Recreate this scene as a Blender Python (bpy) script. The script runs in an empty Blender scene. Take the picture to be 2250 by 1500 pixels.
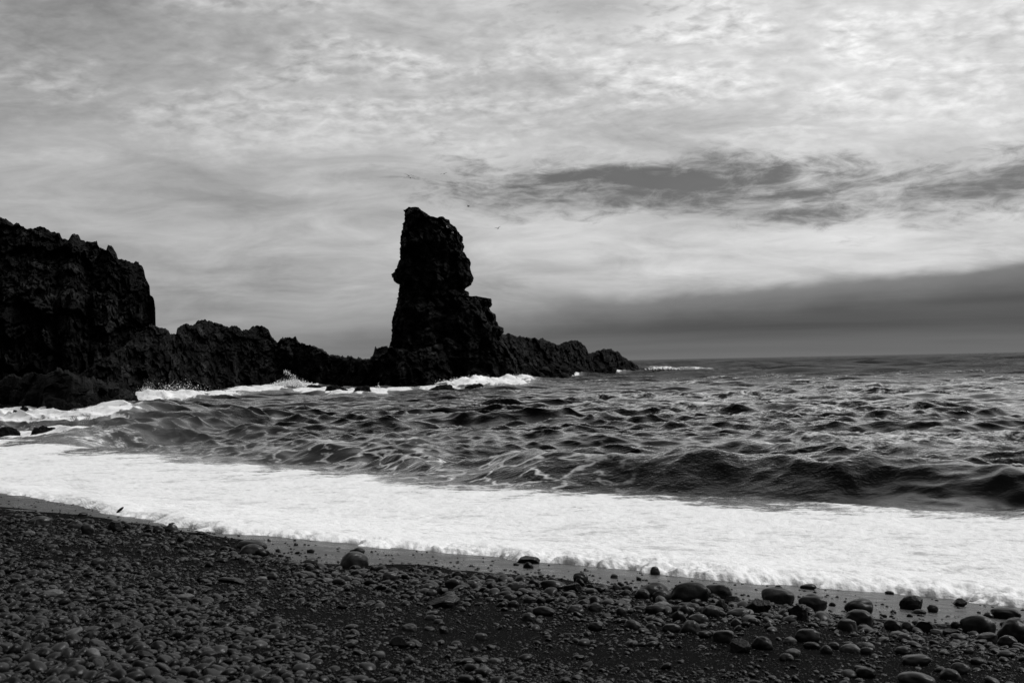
import bpy, math, random
import numpy as np
from mathutils import Matrix, Vector
random.seed(7); rng = np.random.default_rng(11)
SC = bpy.context.scene
COL = SC.collection

# ------------------------------------------------------------------ camera
F = 2500.0; CX, CY = 1125.0, 750.0
CAM = np.array([0.0, 0.0, 4.0])
PITCH = math.atan(46 / F); ROLL = math.radians(1.17)
fw = np.array([0, math.cos(PITCH), math.sin(PITCH)])
rt0 = np.array([1.0, 0, 0]); up0 = np.array([0, -math.sin(PITCH), math.cos(PITCH)])
RT = rt0 * math.cos(ROLL) - up0 * math.sin(ROLL)
UP = up0 * math.cos(ROLL) + rt0 * math.sin(ROLL)
cd = bpy.data.cameras.new('camera'); cam = bpy.data.objects.new('camera', cd); COL.objects.link(cam)
M = Matrix(((RT[0], UP[0], -fw[0], CAM[0]), (RT[1], UP[1], -fw[1], CAM[1]), (RT[2], UP[2], -fw[2], CAM[2]), (0, 0, 0, 1)))
cam.matrix_world = M
cd.sensor_width = 36; cd.lens = 40; cd.clip_start = 0.1; cd.clip_end = 200000
cd.dof.use_dof = True; cd.dof.focus_distance = 26; cd.dof.aperture_fstop = 4.0
SC.camera = cam

def ray(px, py):
    px = np.asarray(px, float); py = np.asarray(py, float)
    a = (px - CX) / F; b = -(py - CY) / F
    return fw + a[..., None] * RT + b[..., None] * UP

def at_depth(px, py, Y):
    d = ray(px, py)
    return CAM + d * (np.asarray(Y, float) / d[..., 1])[..., None]

def horizon(px): return 796 - (np.asarray(px, float) - 1125) * 0.0204

# ------------------------------------------------------------------ numpy noise
def _h(ix, iy, iz, s):
    h = (ix.astype(np.uint32) * np.uint32(374761393) + iy.astype(np.uint32) * np.uint32(668265263)
         + iz.astype(np.uint32) * np.uint32(2147483647) + np.uint32((s * 974634777 + 12345) & 0xffffffff))
    h = (h ^ (h >> np.uint32(13))) * np.uint32(1274126177)
    h = (h ^ (h >> np.uint32(15))) * np.uint32(2246822519)
    return h ^ (h >> np.uint32(16))

def _hf(ix, iy, iz, s): return _h(ix, iy, iz, s).astype(np.float64) / 4294967295.0

def perlin(p, s=0):
    i = np.floor(p).astype(np.int64); f = p - i
    u = f * f * f * (f * (f * 6 - 15) + 10)
    out = 0
    for dx in (0, 1):
        for dy in (0, 1):
            for dz in (0, 1):
                h = _h(i[:, 0] + dx, i[:, 1] + dy, i[:, 2] + dz, s)
                gx = ((h & np.uint32(1023)).astype(np.float64) / 511.5 - 1)
                gy = (((h >> np.uint32(10)) & np.uint32(1023)).astype(np.float64) / 511.5 - 1)
                gz = (((h >> np.uint32(20)) & np.uint32(1023)).astype(np.float64) / 511.5 - 1)
                g = gx * (f[:, 0] - dx) + gy * (f[:, 1] - dy) + gz * (f[:, 2] - dz)
                w = (u[:, 0] if dx else 1 - u[:, 0]) * (u[:, 1] if dy else 1 - u[:, 1]) * (u[:, 2] if dz else 1 - u[:, 2])
                out = out + g * w
    return out

def fbm(p, octv=5, gain=0.5, s=0):
    o = 0; a = 1.0; q = p.copy()
    for k in range(octv):
        o = o + a * perlin(q, s + k); a *= gain; q = q * 2.03 + 7.7
    return o

def ridged(p, octv=5, gain=0.5, s=0):
    o = 0; a = 1.0; q = p.copy()
    for k in range(octv):
        o = o + a * (1 - 2.2 * np.abs(perlin(q, s + k))); a *= gain; q = q * 2.07 + 3.1
    return o

def worley(p, s=0):
    i = np.floor(p).astype(np.int64); f = p - i
    f1 = np.full(len(p), 9.0); f2 = np.full(len(p), 9.0); cid = np.zeros(len(p))
    for dx in (-1, 0, 1):
        for dy in (-1, 0, 1):
            for dz in (-1, 0, 1):
                a, b, c = i[:, 0] + dx, i[:, 1] + dy, i[:, 2] + dz
                h = _h(a, b, c, s)
                qx = dx + (h & np.uint32(1023)).astype(np.float64) / 1023 - f[:, 0]
                qy = dy + ((h >> np.uint32(10)) & np.uint32(1023)).astype(np.float64) / 1023 - f[:, 1]
                qz = dz + ((h >> np.uint32(20)) & np.uint32(1023)).astype(np.float64) / 1023 - f[:, 2]
                d = qx * qx + qy * qy + qz * qz
                new = d < f1
                f2 = np.where(new, f1, np.minimum(f2, d))
                cid = np.where(new, _hf(a, b, c, s + 77), cid)
                f1 = np.where(new, d, f1)
    return np.sqrt(f1), np.sqrt(f2), cid

def sst(a, b, x):
    t = np.clip((x - a) / (b - a), 0, 1); return t * t * (3 - 2 * t)

def p3(x, y, z=None):
    x = np.asarray(x, float).ravel(); y = np.asarray(y, float).ravel()
    z = np.zeros_like(x) if z is None else np.asarray(z, float).ravel()
    return np.stack([x, y, z], 1)

# ------------------------------------------------------------------ mesh helpers
def mesh_obj(name, V, Fc, mat, smooth=True, attrs=None, parent=None):
    V = np.asarray(V, np.float32); Fc = np.asarray(Fc, np.int32)
    me = bpy.data.meshes.new(name)
    n = Fc.shape[1]
    me.vertices.add(len(V)); me.vertices.foreach_set('co', V.ravel())
    me.loops.add(Fc.size); me.loops.foreach_set('vertex_index', Fc.ravel())
    me.polygons.add(len(Fc)); me.polygons.foreach_set('loop_start', np.arange(0, Fc.size, n, dtype=np.int32))
    me.polygons.foreach_set('loop_total', np.full(len(Fc), n, np.int32))
    if smooth: me.polygons.foreach_set('use_smooth', np.ones(len(Fc), bool))
    me.update(calc_edges=True); me.validate()
    for k, v in (attrs or {}).items():
        at = me.attributes.new(k, 'FLOAT', 'POINT'); at.data.foreach_set('value', np.asarray(v, np.float32).ravel())
    me.materials.append(mat)
    o = bpy.data.objects.new(name, me); COL.objects.link(o)
    if parent: o.parent = parent
    return o

def grid_faces(nr, nc, keep=None):
    i = np.arange(nr - 1)[:, None] * nc + np.arange(nc - 1)[None, :]
    f = np.stack([i, i + 1, i + nc + 1, i + nc], -1)
    if keep is not None: f = f[keep]
    return f.reshape(-1, 4)

def compact(V, Fc, attrs):
    used = np.zeros(len(V), bool); used[Fc.ravel()] = True
    idx = np.cumsum(used) - 1
    return V[used], idx[Fc], {k: v[used] for k, v in attrs.items()}

def tag(o, label=None, cat=None, group=None, kind=None):
    if label: o['label'] = label
    if cat: o['category'] = cat
    if group: o['group'] = group
    if kind: o['kind'] = kind
    return o

def ico(sub):
    t = (1 + 5 ** .5) / 2
    v = [(-1, t, 0), (1, t, 0), (-1, -t, 0), (1, -t, 0), (0, -1, t), (0, 1, t), (0, -1, -t), (0, 1, -t), (t, 0, -1), (t, 0, 1), (-t, 0, -1), (-t, 0, 1)]
    f = [(0, 11, 5), (0, 5, 1), (0, 1, 7), (0, 7, 10), (0, 10, 11), (1, 5, 9), (5, 11, 4), (11, 10, 2), (10, 7, 6), (7, 1, 8), (3, 9, 4), (3, 4, 2), (3, 2, 6), (3, 6, 8), (3, 8, 9), (4, 9, 5), (2, 4, 11), (6, 2, 10), (8, 6, 7), (9, 8, 1)]
    v = [np.array(a, float) / np.linalg.norm(a) for a in v]
    for _ in range(sub):
        c = {}; nf = []
        def mid(a, b):
            k = (min(a, b), max(a, b))
            if k not in c:
                m = v[a] + v[b]; v.append(m / np.linalg.norm(m)); c[k] = len(v) - 1
            return c[k]
        for a, b, d in f:
            x, y, z = mid(a, b), mid(b, d), mid(d, a)
            nf += [(a, x, z), (b, y, x), (d, z, y), (x, y, z)]
        f = nf
    return np.array(v), np.array(f)

# ------------------------------------------------------------------ node helpers
class NT:
    def __init__(s, tree): s.t = tree; s.n = tree.nodes; s.l = tree.links
    def put(s, sock, v):
        if v is None: return
        if isinstance(v, bpy.types.NodeSocket): s.l.new(v, sock)
        elif isinstance(v, (int, float)) and sock.type in ('RGBA',): sock.default_value = (v, v, v, 1)
        elif isinstance(v, (int, float)) and sock.type == 'VECTOR': sock.default_value = (v, v, v)
        else: sock.default_value = v
    def m(s, op, a, b=None, c=None, clamp=False):
        n = s.n.new('ShaderNodeMath'); n.operation = op; n.use_clamp = clamp
        s.put(n.inputs[0], a); s.put(n.inputs[1], b); s.put(n.inputs[2], c); return n.outputs[0]
    def add(s, a, b): return s.m('ADD', a, b)
    def mul(s, a, b): return s.m('MULTIPLY', a, b)
    def sub(s, a, b): return s.m('SUBTRACT', a, b)
    def mr(s, x, a, b, c=0.0, d=1.0, t='SMOOTHSTEP'):
        n = s.n.new('ShaderNodeMapRange'); n.interpolation_type = t
        for k, v in enumerate((x, a, b, c, d)): s.put(n.inputs[k], v)
        return n.outputs[0]
    def mix(s, f, a, b):
        n = s.n.new('ShaderNodeMix'); n.data_type = 'FLOAT'
        s.put(n.inputs[0], f); s.put(n.inputs[2], a); s.put(n.inputs[3], b); return n.outputs[0]
    def noise(s, vec, scale, detail=5, rough=.55, dist=0.0):
        n = s.n.new('ShaderNodeTexNoise'); s.put(n.inputs['Vector'], vec)
        n.inputs['Scale'].default_value = scale; n.inputs['Detail'].default_value = detail
        n.inputs['Roughness'].default_value = rough; n.inputs['Distortion'].default_value = dist
        return n.outputs[0]
    def voro(s, vec, scale, feat='F1', rnd=1.0):
        n = s.n.new('ShaderNodeTexVoronoi'); n.feature = feat; s.put(n.inputs['Vector'], vec)
        n.inputs['Scale'].default_value = scale; n.inputs['Randomness'].default_value = rnd
        return n.outputs[0]
    def vmul(s, v, sc, off=(0, 0, 0), rot=(0, 0, 0)):
        n = s.n.new('ShaderNodeMapping'); s.put(n.inputs[0], v)
        n.inputs['Scale'].default_value = sc; n.inputs['Location'].default_value = off; n.inputs['Rotation'].default_value = rot
        return n.outputs[0]
    def vec(s, x, y, z):
        n = s.n.new('ShaderNodeCombineXYZ'); s.put(n.inputs[0], x); s.put(n.inputs[1], y); s.put(n.inputs[2], z); return n.outputs[0]
    def attr(s, name):
        n = s.n.new('ShaderNodeAttribute'); n.attribute_name = name; return n.outputs['Fac']
    def pos(s):
        return s.n.new('ShaderNodeNewGeometry').outputs['Position']
    def grey(s, v):
        n = s.n.new('ShaderNodeCombineColor'); [s.put(n.inputs[k], v) for k in range(3)]; return n.outputs[0]
    def bump(s, h, strength, dist, normal=None):
        n = s.n.new('ShaderNodeBump'); s.put(n.inputs['Height'], h); n.inputs['Strength'].default_value = strength
        n.inputs['Distance'].default_value = dist
        if normal is not None: s.put(n.inputs['Normal'], normal)
        return n.outputs[0]
    def bsdf(s, col, rough, nrm=None, ior=1.45, spec=.5):
        n = s.n.new('ShaderNodeBsdfPrincipled')
        s.put(n.inputs['Base Color'], s.grey(col)); s.put(n.inputs['Roughness'], rough)
        n.inputs['IOR'].default_value = ior; s.put(n.inputs['Specular IOR Level'], spec)
        if nrm is not None: s.put(n.inputs['Normal'], nrm)
        return n.outputs[0]

def new_mat(name):
    m = bpy.data.materials.new(name); m.use_nodes = True; m.node_tree.nodes.clear()
    t = NT(m.node_tree); out = t.n.new('ShaderNodeOutputMaterial')
    return m, t, out.inputs[0]

def mat_rock(name, lo=.004, hi=.05, scale=.35, bd=.35):
    m, t, out = new_mat(name); P = t.pos()
    big = t.noise(P, scale, 4, .6); fine = t.noise(P, scale * 9, 6, .7)
    c = t.mr(t.add(t.mul(big, .6), t.mul(fine, .4)), .50, .68, lo, hi)
    v = t.voro(P, scale * 4, 'F1')
    h = t.add(t.mul(t.noise(P, scale * 5, 8, .68), 1.2), t.mul(v, .5))
    t.l.new(t.bsdf(c, .7, t.bump(h, 1.0, bd), spec=.09), out); return m

def mat_water():
    m, t, out = new_mat('sea_water'); P = t.pos()
    foam = t.attr('foam'); aer = t.attr('aer'); far = t.attr('far')
    Ps = t.vmul(P, (.55, 1.0, 1.0), rot=(0, 0, math.radians(25)))
    n1 = t.noise(Ps, 2.2, 6, .62, .4); n2 = t.noise(Ps, 9, 5, .6); n3 = t.noise(Ps, .45, 4, .55)
    # foam cover: dense where foam is near 1, thinning to torn streaks and lace
    base = t.add(t.mul(n1, .55), t.add(t.mul(n2, .25), t.mul(n3, .2)))
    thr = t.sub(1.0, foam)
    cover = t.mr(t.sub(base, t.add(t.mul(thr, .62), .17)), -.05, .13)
    wv = t.n.new('ShaderNodeVectorMath'); wv.operation = 'ADD'; t.put(wv.inputs[0], Ps)
    ns = t.n.new('ShaderNodeTexNoise'); t.put(ns.inputs['Vector'], Ps); ns.inputs['Scale'].default_value = 1.3; ns.inputs['Detail'].default_value = 5
    vs = t.n.new('ShaderNodeVectorMath'); vs.operation = 'SCALE'; t.put(vs.inputs[0], ns.outputs[1]); vs.inputs[3].default_value = 1.1
    t.put(wv.inputs[1], vs.outputs[0])
    edge = t.voro(wv.outputs[0], 1.1, 'DISTANCE_TO_EDGE')
    lace = t.mul(t.mr(edge, .09, .0), t.mul(t.attr('lace'), t.mr(n1, .40, .58)))
    cover = t.m('MAXIMUM', cover, t.mul(lace, .85))
    cover = t.m('MINIMUM', cover, 1.0)
    # ripples
    r1 = t.noise(Ps, 1.6, 6, .62); r2 = t.noise(Ps, 7.0, 5, .62)
    hh = t.add(t.mul(r1, .12), t.mul(r2, .020))
    hh = t.add(hh, t.mul(far, t.mul(t.noise(Ps, .28, 7, .68), 2.2)))
    slick = t.attr('slick')
    hh = t.mul(hh, slick)
    nb = t.bump(hh, 1.0, 1.0)
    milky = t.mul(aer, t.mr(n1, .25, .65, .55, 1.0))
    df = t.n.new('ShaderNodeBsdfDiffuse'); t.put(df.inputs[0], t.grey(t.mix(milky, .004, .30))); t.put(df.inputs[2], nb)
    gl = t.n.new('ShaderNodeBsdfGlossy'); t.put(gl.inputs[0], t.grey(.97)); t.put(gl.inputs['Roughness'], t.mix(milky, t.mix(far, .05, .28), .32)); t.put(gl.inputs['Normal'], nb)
    fr = t.n.new('ShaderNodeFresnel'); fr.inputs[0].default_value = 1.34; t.put(fr.inputs[1], nb)
    fac = t.m('SUBTRACT', t.mul(fr.outputs[0], 1.6), .050, clamp=True)
    fac = t.mul(t.m('MINIMUM', fac, .97), t.mr(t.attr('dist'), 0.0, 1.0, 1.0, .20, 'LINEAR'))
    wm = t.n.new('ShaderNodeMixShader'); t.put(wm.inputs[0], fac); t.l.new(df.outputs[0], wm.inputs[1]); t.l.new(gl.outputs[0], wm.inputs[2])
    w = wm.outputs[0]
    # foam body
    fh = t.add(t.mul(t.noise(P, 14, 6, .65), .03), t.mul(t.voro(P, 26), .012))
    fc = t.mr(t.add(t.mul(n1, .5), t.add(t.mul(n2, .25), t.mul(n3, .25))), .37, .50, .62, .97)
    fo = t.bsdf(fc, .7, t.bump(fh, .6, 1.0), spec=.2)
    mx = t.n.new('ShaderNodeMixShader'); t.put(mx.inputs[0], cover); t.l.new(w, mx.inputs[1]); t.l.new(fo, mx.inputs[2])
    t.l.new(mx.outputs[0], out); return m

def mat_sand():
    m, t, out = new_mat('black_sand'); P = t.pos(); wet = t.attr('wet')
    n1 = t.noise(P, 1.2, 5, .6); n2 = t.noise(P, 60, 4, .7); v = t.voro(P, 55)
    wetn = t.mr(t.add(wet, t.mul(t.sub(n1, .5), .5)), .35, .65)
    c = t.mix(wetn, t.mr(n2, .35, .7, .002, .008), .010)
    h = t.add(t.mul(n2, .010), t.add(t.mul(v, -.014), t.mul(t.noise(P, 9, 4, .6), .012)))
    hb = t.bump(h, t_strength := 1.0, 1.0)
    hw = t.bump(t.add(t.mul(t.noise(P, 38, 6, .75), .018), t.mul(t.noise(P, 6, 4, .6), .012)), 1.0, 1.0)
    dry = t.bsdf(c, .75, hb, spec=.02); we = t.bsdf(c, t.mr(t.noise(t.vmul(P, (1, 2.2, 1), rot=(0, 0, .6)), 1.6, 6, .65), .35, .65, .18, .48), hw, ior=1.85)
    mx = t.n.new('ShaderNodeMixShader'); t.put(mx.inputs[0], wetn); t.l.new(dry, mx.inputs[1]); t.l.new(we, mx.inputs[2])
    t.l.new(mx.outputs[0], out); return m

def mat_pebble(name, attr=True, lo=.001, hi=.024, rough=.30):
    m, t, out = new_mat(name); P = t.pos()
    if attr: sh = t.attr('shade')
    else: sh = t.n.new('ShaderNodeObjectInfo').outputs['Random']
    n = t.noise(P, 38, 6, .7); nb = t.noise(P, 9, 3, .5)
    c = t.mul(t.mr(sh, 0, 1, lo, hi, 'LINEAR'), t.mr(t.add(t.mul(n, .5), t.mul(nb, .5)), .35, .65, .65, 1.35))
    t.l.new(t.bsdf(c, rough, t.bump(t.add(t.mul(n, .0015), t.mul(nb, .004)), .8, 1.0), spec=.30), out); return m

ROCK = mat_rock('black_lava_rock', .0020, .050); ROCK_CLIFF = mat_rock('cliff_rock', .0020, .060, .22, .5)
WROCK = mat_rock('wet_rock', .004, .02, 1.2, .12)
WATER = mat_water(); SAND = mat_sand()
PEB = mat_pebble('pebble_stone'); STONES = {}
for nm, sh_lo, sh_hi, rg in (('dark', .003, .006, .36), ('mid', .014, .034, .28), ('pale', .06, .11, .5)):
    STONES[nm] = mat_pebble(nm + '_beach_stone', False, sh_lo, sh_hi, rg)

# ------------------------------------------------------------------ beach shape
NS = np.array([.62, .785]); NS = NS / np.linalg.norm(NS)
def beach_z(x, y):
    s = x * NS[0] + y * NS[1]
    z = 2.62 - .13 * s
    z = z + .05 * np.sin(s * .9 + .25 * (x - y)) * sst(2, 8, s) * (1 - sst(11, 15, s)) + .03 * np.sin(.7 * x - .35 * y)
    return z

def hit_beach(px, py):
    d = ray(px, py); y = np.full(d.shape[:-1], 15.0)
    lo = np.full(d.shape[:-1], 3.0); hi = np.full(d.shape[:-1], 80.0)
    for _ in range(50):
        mid = (lo + hi) / 2; p = CAM + d * (mid / d[..., 1])[..., None]
        above = p[..., 2] > beach_z(p[..., 0], p[..., 1])
        lo = np.where(above, mid, lo); hi = np.where(above, hi, mid)
    return CAM + d * (lo / d[..., 1])[..., None]

def hit_sea(px, py, z=0.0):
    d = ray(px, py); k = (z - CAM[2]) / d[..., 2]
    return CAM + d * k[..., None]

def polar(pts, hit):
    a = np.array(pts, float); P = hit(a[:, 0], a[:, 1])
    az = np.arctan2(P[:, 0], P[:, 1]); r = np.hypot(P[:, 0], P[:, 1])
    o = np.argsort(az); return az[o], r[o]

FRONT = [(-900, 985), (-400, 1035), (0, 1082), (60, 1090), (130, 1101), (200, 1117), (250, 1132), (330, 1139), (390, 1158), (500, 1172), (640, 1180), (800, 1198), (1000, 1214), (1110, 1228), (1140, 1232), (1180, 1233), (1300, 1242), (1450, 1260), (1600, 1277), (1800, 1291), (1950, 1302), (2100, 1316), (2250, 1334), (2700, 1368), (3200, 1400)]
BACK = [(-900, 930), (-400, 952), (0, 974), (150, 984), (300, 998), (500, 1020), (700, 1038), (900, 1060), (1000, 1072), (1200, 1080), (1400, 1088), (1600, 1100), (1750, 1106), (1900, 1116), (2050, 1130), (2250, 1142), (2700, 1165), (3200, 1185)]
WETL = [(-900, 1000), (-400, 1062), (0, 1116), (120, 1127), (250, 1143), (400, 1163), (500, 1186), (600, 1212), (700, 1234), (800, 1243), (900, 1248), (1100, 1260), (1300, 1282), (1500, 1304), (1700, 1324), (1850, 1348), (2000, 1372), (2250, 1396), (2700, 1450), (3200, 1500)]
fa, fr_ = polar(FRONT, hit_beach); ba, br_ = polar(BACK, hit_sea); wa, wr_ = polar(WETL, hit_beach)
def smooth_r(a_, r_):
    g = np.linspace(a_[0], a_[-1], 3000); v = np.interp(g, a_, r_); k = np.hanning(101); k /= k.sum()
    v = np.convolve(np.pad(v, 50, 'edge'), k, 'valid'); return lambda az: np.interp(az, g, v)
r_front = smooth_r(fa, fr_)
r_back = lambda az: np.interp(az, ba, br_)
r_wet = lambda az: np.interp(az, wa, wr_)

# beach sheet
NC = 700
az = np.radians(np.linspace(-52, 52, NC))
rr = np.concatenate([np.linspace(1.0, 5, 30)[:-1], np.geomspace(5, 60, 620)])
A, R = np.meshgrid(az, rr); X = R * np.sin(A); Y = R * np.cos(A); Z = beach_z(X, Y)
jit = fbm(p3(X * .5, Y * .5), 3, .5, 3).reshape(X.shape)
wet = sst(-.35, .25, (R - r_wet(A)) / (.045 * r_wet(A)) + jit * 2.4)
q = p3(X, Y)
Z = Z + (.012 * fbm(q * 3, 3, .5, 5).reshape(X.shape) + .006 * fbm(q * 14, 3, .5, 6).reshape(X.shape)) * (1 - .75 * wet)
beach = mesh_obj('beach', p3(X, Y, Z), grid_faces(*X.shape), SAND, attrs={'wet': wet.ravel()})
tag(beach, kind='structure')

# ------------------------------------------------------------------ sea
NCs = 1000
az = np.radians(np.linspace(-36, 36, NCs))
rho = [0.975]
while rho[-1] < 1.40: rho.append(rho[-1] + .0017)
rf0 = 19.0
while rho[-1] * rf0 < 80: rho.append(rho[-1] * 1.0027)
while rho[-1] * rf0 < 260: rho.append(rho[-1] * 1.0045)
while rho[-1] * rf0 < 900: rho.append(rho[-1] * 1.0085)
while rho[-1] * rf0 < 3500: rho.append(rho[-1] * 1.014)
while rho[-1] * rf0 < 60000: rho.append(rho[-1] * 1.06)
rho = np.array(rho)
A, RHO = np.meshgrid(az, rho); RF = r_front(A); R = RF * RHO
dR = np.gradient(R, axis=0)
X = R * np.sin(A); Y = R * np.cos(A)
RB = r_back(A)
dist_f = R - RF
q = p3(X, Y)
jb = fbm(q * .22, 4, .55, 21).reshape(X.shape)
open_ = .25 * sst(.9, 1.0, R / RB) + .75 * sst(1.0, 1.14, R / RB + .04 * jb)            # 0 in the swash, 1 in open water
surf = sst(.97, 1.02, R / RB + .035 * jb)             # 1 outside the white band
offs = sst(42, 95, R)
H = np.zeros_like(X); DX = np.zeros_like(X); DY = np.zeros_like(X)
n = 120
wr = np.random.default_rng(5)
lam = np.geomspace(.55, 17, n)
for k in range(n):
    L = lam[k] * wr.uniform(.9, 1.1)
    spread = math.radians(17 + 20 * (1 - k / n))
    th = math.radians(-104) + wr.normal(0, 1) * spread     # travels towards the camera
    kx, ky = 2 * math.pi / L * math.cos(th), 2 * math.pi / L * math.sin(th)
    a = .0066 * L ** .95 * (1 if L < 7 else .55) * (1.15 if L < 2.2 else 1.0)
    att = sst(2.2, 5.0, L / dR) if L > 1.2 else sst(2.0, 4.0, L / dR)
    amp = a * att * (open_ * .95 + .05) * (1 + (.85 * offs if 1.2 < L < 5.0 else 0)) * (1 if L < 5 else .8)
    ph = kx * X + ky * Y + wr.uniform(0, 6.28)
    # groupiness
    g = 1 + .45 * np.sin(.11 * X * wr.uniform(.5, 1.5) + .09 * Y * wr.uniform(.5, 1.5) + wr.uniform(0, 6.28))
    amp = amp * g
    H += amp * np.sin(ph); c = np.cos(ph) * amp * .85
    DX += c * math.cos(th); DY += c * math.sin(th)
# far out the wave train is carried by longer waves
for k in range(70):
    L = 6 * 40 ** (k / 69.0)
    th = math.radians(-100) + wr.normal(0, 1) * .45
    att = sst(2.5, 4.0, L / dR) * (1 - sst(9, 18, L / dR)) * sst(120, 320, R)
    amp = .0105 * min(L, 24) * att * np.where(R > 900, .25, 1)
    H += amp * np.sin(2 * math.pi / L * (math.cos(th) * X + math.sin(th) * Y) + wr.uniform(0, 6.28))
# short steep chop with sharp crests
slick = .32 + .95 * sst(-.22, .22, fbm(q * np.array([.022, .06, 0]), 4, .6, 79)).reshape(X.shape)
w1x = 1.2 * fbm(q * .13, 3, .5, 71); w1y = 1.2 * fbm(q * .13, 3, .5, 72)
for fx, fy, am_, sd_ in ((.16, .34, .11, 73), (.36, .80, .095, 74), (.80, 1.9, .066, 75), (1.7, 4.2, .040, 76)):
    qq = p3(X, Y) * np.array([fx, fy, 0]) + np.stack([w1x, w1y, w1x * 0], 1) * .8
    ch = np.clip(1 - 3.2 * np.abs(perlin(qq, sd_)), -.4, 1) ** 1 + .4 * perlin(qq * 2.1, sd_ + 9)
    H += (am_ * ch.reshape(X.shape)) * sst(1.6, 3.2, (.6 / fy) / dR) * open_ * slick * (1 + 1.1 * offs)
# shoaling wave lines near the beach (steep front, long back)
lace = np.zeros_like(X)
def breaker(p0, p1, hgt, wf, wb, s, ends=3.0, lc=0.0):
    global H, lace
    a = hit_sea(*[np.array(v, float) for v in p0], z=hgt * .7); b = hit_sea(*[np.array(v, float) for v in p1], z=hgt * .7)
    t = (b - a)[:2]; Ln = np.linalg.norm(t); t = t / Ln; nn = np.array([t[1], -t[0]])
    if nn @ np.array([0, 1]) < 0: nn = -nn
    u = (X - a[0]) * t[0] + (Y - a[1]) * t[1]; d = (X - a[0]) * nn[0] + (Y - a[1]) * nn[1]
    m = (u > -ends * 3) & (u < Ln + ends * 3) & (np.abs(d) < wb * 5)
    uu, ddd = u[m], d[m]
    wob = fbm(p3(uu * .16, uu * 0 + s), 4, .55, s)
    ddd = ddd + wob * .8
    am = hgt * sst(-ends, ends, uu) * (1 - sst(Ln - ends, Ln + ends, uu)) * (1 + .35 * fbm(p3(uu * .28, uu * 0 + s * 3), 3, .6, s + 9))
    prof = np.where(ddd < 0, np.exp(-(ddd / wf) ** 2), np.exp(-(ddd / wb) ** 2))
    H[m] += am * prof - .18 * am * np.exp(-((ddd + wf * 2.1) / (wf * 1.1)) ** 2)
    lace[m] = np.maximum(lace[m], lc * np.exp(-((ddd + wf * .6) / (wf * 2.0)) ** 2) * sst(-ends, ends, uu) * (1 - sst(Ln - ends, Ln + ends, uu)))
breaker((1130, 1026), (2500, 1044), .80, 1.15, 2.8, 31, 2.0, .0)
breaker((800, 1005), (1180, 1040), .42, .8, 1.6, 37, 2.0, 1.0)
breaker((880, 1042), (1260, 1062), .30, .7, 1.3, 38, 1.5, 1.0)
breaker((620, 985), (1000, 1002), .42, .9, 2.0, 41, 3.0, .7)
breaker((1500, 975), (2400, 985), .38, 1.3, 3.2, 43, 4.0)
breaker((1900, 1010), (2500, 1015), .4, 1.0, 2.5, 44, 3.0)
breaker((520, 950), (1300, 965), .38, 1.6, 4.0, 47, 5.0, .3)
breaker((130, 965), (620, 905), .75, 1.8, 5.0, 51, 6.0)
breaker((240, 905), (420, 888), .9, 2.2, 5.0, 53, 6.0)
breaker((1200, 905), (2400, 905), .30, 2.0, 5.0, 57, 10.0)
breaker((700, 925), (1500, 925), .32, 1.8, 5.0, 58, 8.0)
breaker((400, 980), (760, 1000), .35, .9, 2.2, 59, 2.0, .5)

# foam, aeration
foam = np.zeros_like(X); aer = np.zeros_like(X)
band = 1 - surf
foam = band * 1.0
inside = np.clip((RB - R) / np.maximum(RB - RF, 1), 0, 1)   # 0 at the back edge, 1 at the front
foam = band * (.36 + .76 * sst(-.02, .42, inside + .30 * jb))
PXc = CX + F * np.tan(A)                                    # bearing, as a picture column
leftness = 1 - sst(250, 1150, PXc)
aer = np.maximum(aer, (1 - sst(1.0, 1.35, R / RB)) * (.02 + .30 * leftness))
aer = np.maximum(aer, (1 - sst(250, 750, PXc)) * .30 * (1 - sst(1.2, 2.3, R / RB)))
foam = np.maximum(foam, leftness * surf * .42 * (1 - sst(1.0, 1.6, R / RB)))
lace = np.maximum(lace, .75 * (1 - sst(1.0, 1.35, R / RB)) * (1 - sst(1150, 1500, PXc)) * sst(350, 800, PXc))

def patch(px, py, wx, wy_px, h, f=1.0, ae=.8, ang=0.0):
    """white water at a place on the sea, heaped up by h metres"""
    global H, foam, aer
    c = hit_sea(np.array(float(px)), np.array(float(py)))
    rc = math.hypot(c[0], c[1]); sx = wx / F * rc
    sy = max(rc * rc / (4 * F) * wy_px, 1.0)
    ca, sa = math.cos(math.atan2(c[0], c[1])), math.sin(math.atan2(c[0], c[1]))
    dx, dy = X - c[0], Y - c[1]
    u = dx * ca - dy * sa; v = dx * sa + dy * ca
    v = v - ang * u
    m = (np.abs(u) < sx * 2.5) & (np.abs(v) < sy * 2.5)
    um, vm = u[m] / sx, v[m] / sy
    nz = fbm(p3(X[m] * .45, Y[m] * .25), 4, .6, int(px)); 
    e = np.exp(-(um ** 2) - (vm ** 2)) ; e2 = sst(.20, .75, e + (.40 * nz + .35 * fbm(p3(X[m] * 1.1, Y[m] * .5), 3, .6, int(px) + 5)) * np.minimum(1, e * 2.2))
    H[m] += h * e * (1 + .9 * nz)
    foam[m] = np.maximum(foam[m], f * e2); aer[m] = np.maximum(aer[m], ae * sst(.08, .5, e + .2 * nz))
patch(1080, 848, 85, 7, .9); patch(1020, 852, 60, 5, .8); patch(1140, 840, 40, 5, .9); patch(960, 860, 60, 4, .2, .7)
patch(640, 852, 60, 6, .7); patch(560, 860, 70, 6, .5); patch(470, 872, 70, 6, .3, .9); patch(690, 862, 50, 6, .3, .9)
patch(760, 868, 50, 5, .4); patch(820, 866, 45, 5, .3); patch(880, 862, 50, 3, .2, .8)
patch(325, 882, 46, 8, .6); patch(400, 878, 60, 6, .6); patch(250, 912, 60, 9, .1, .95); patch(200, 920, 50, 10, .1)
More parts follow.
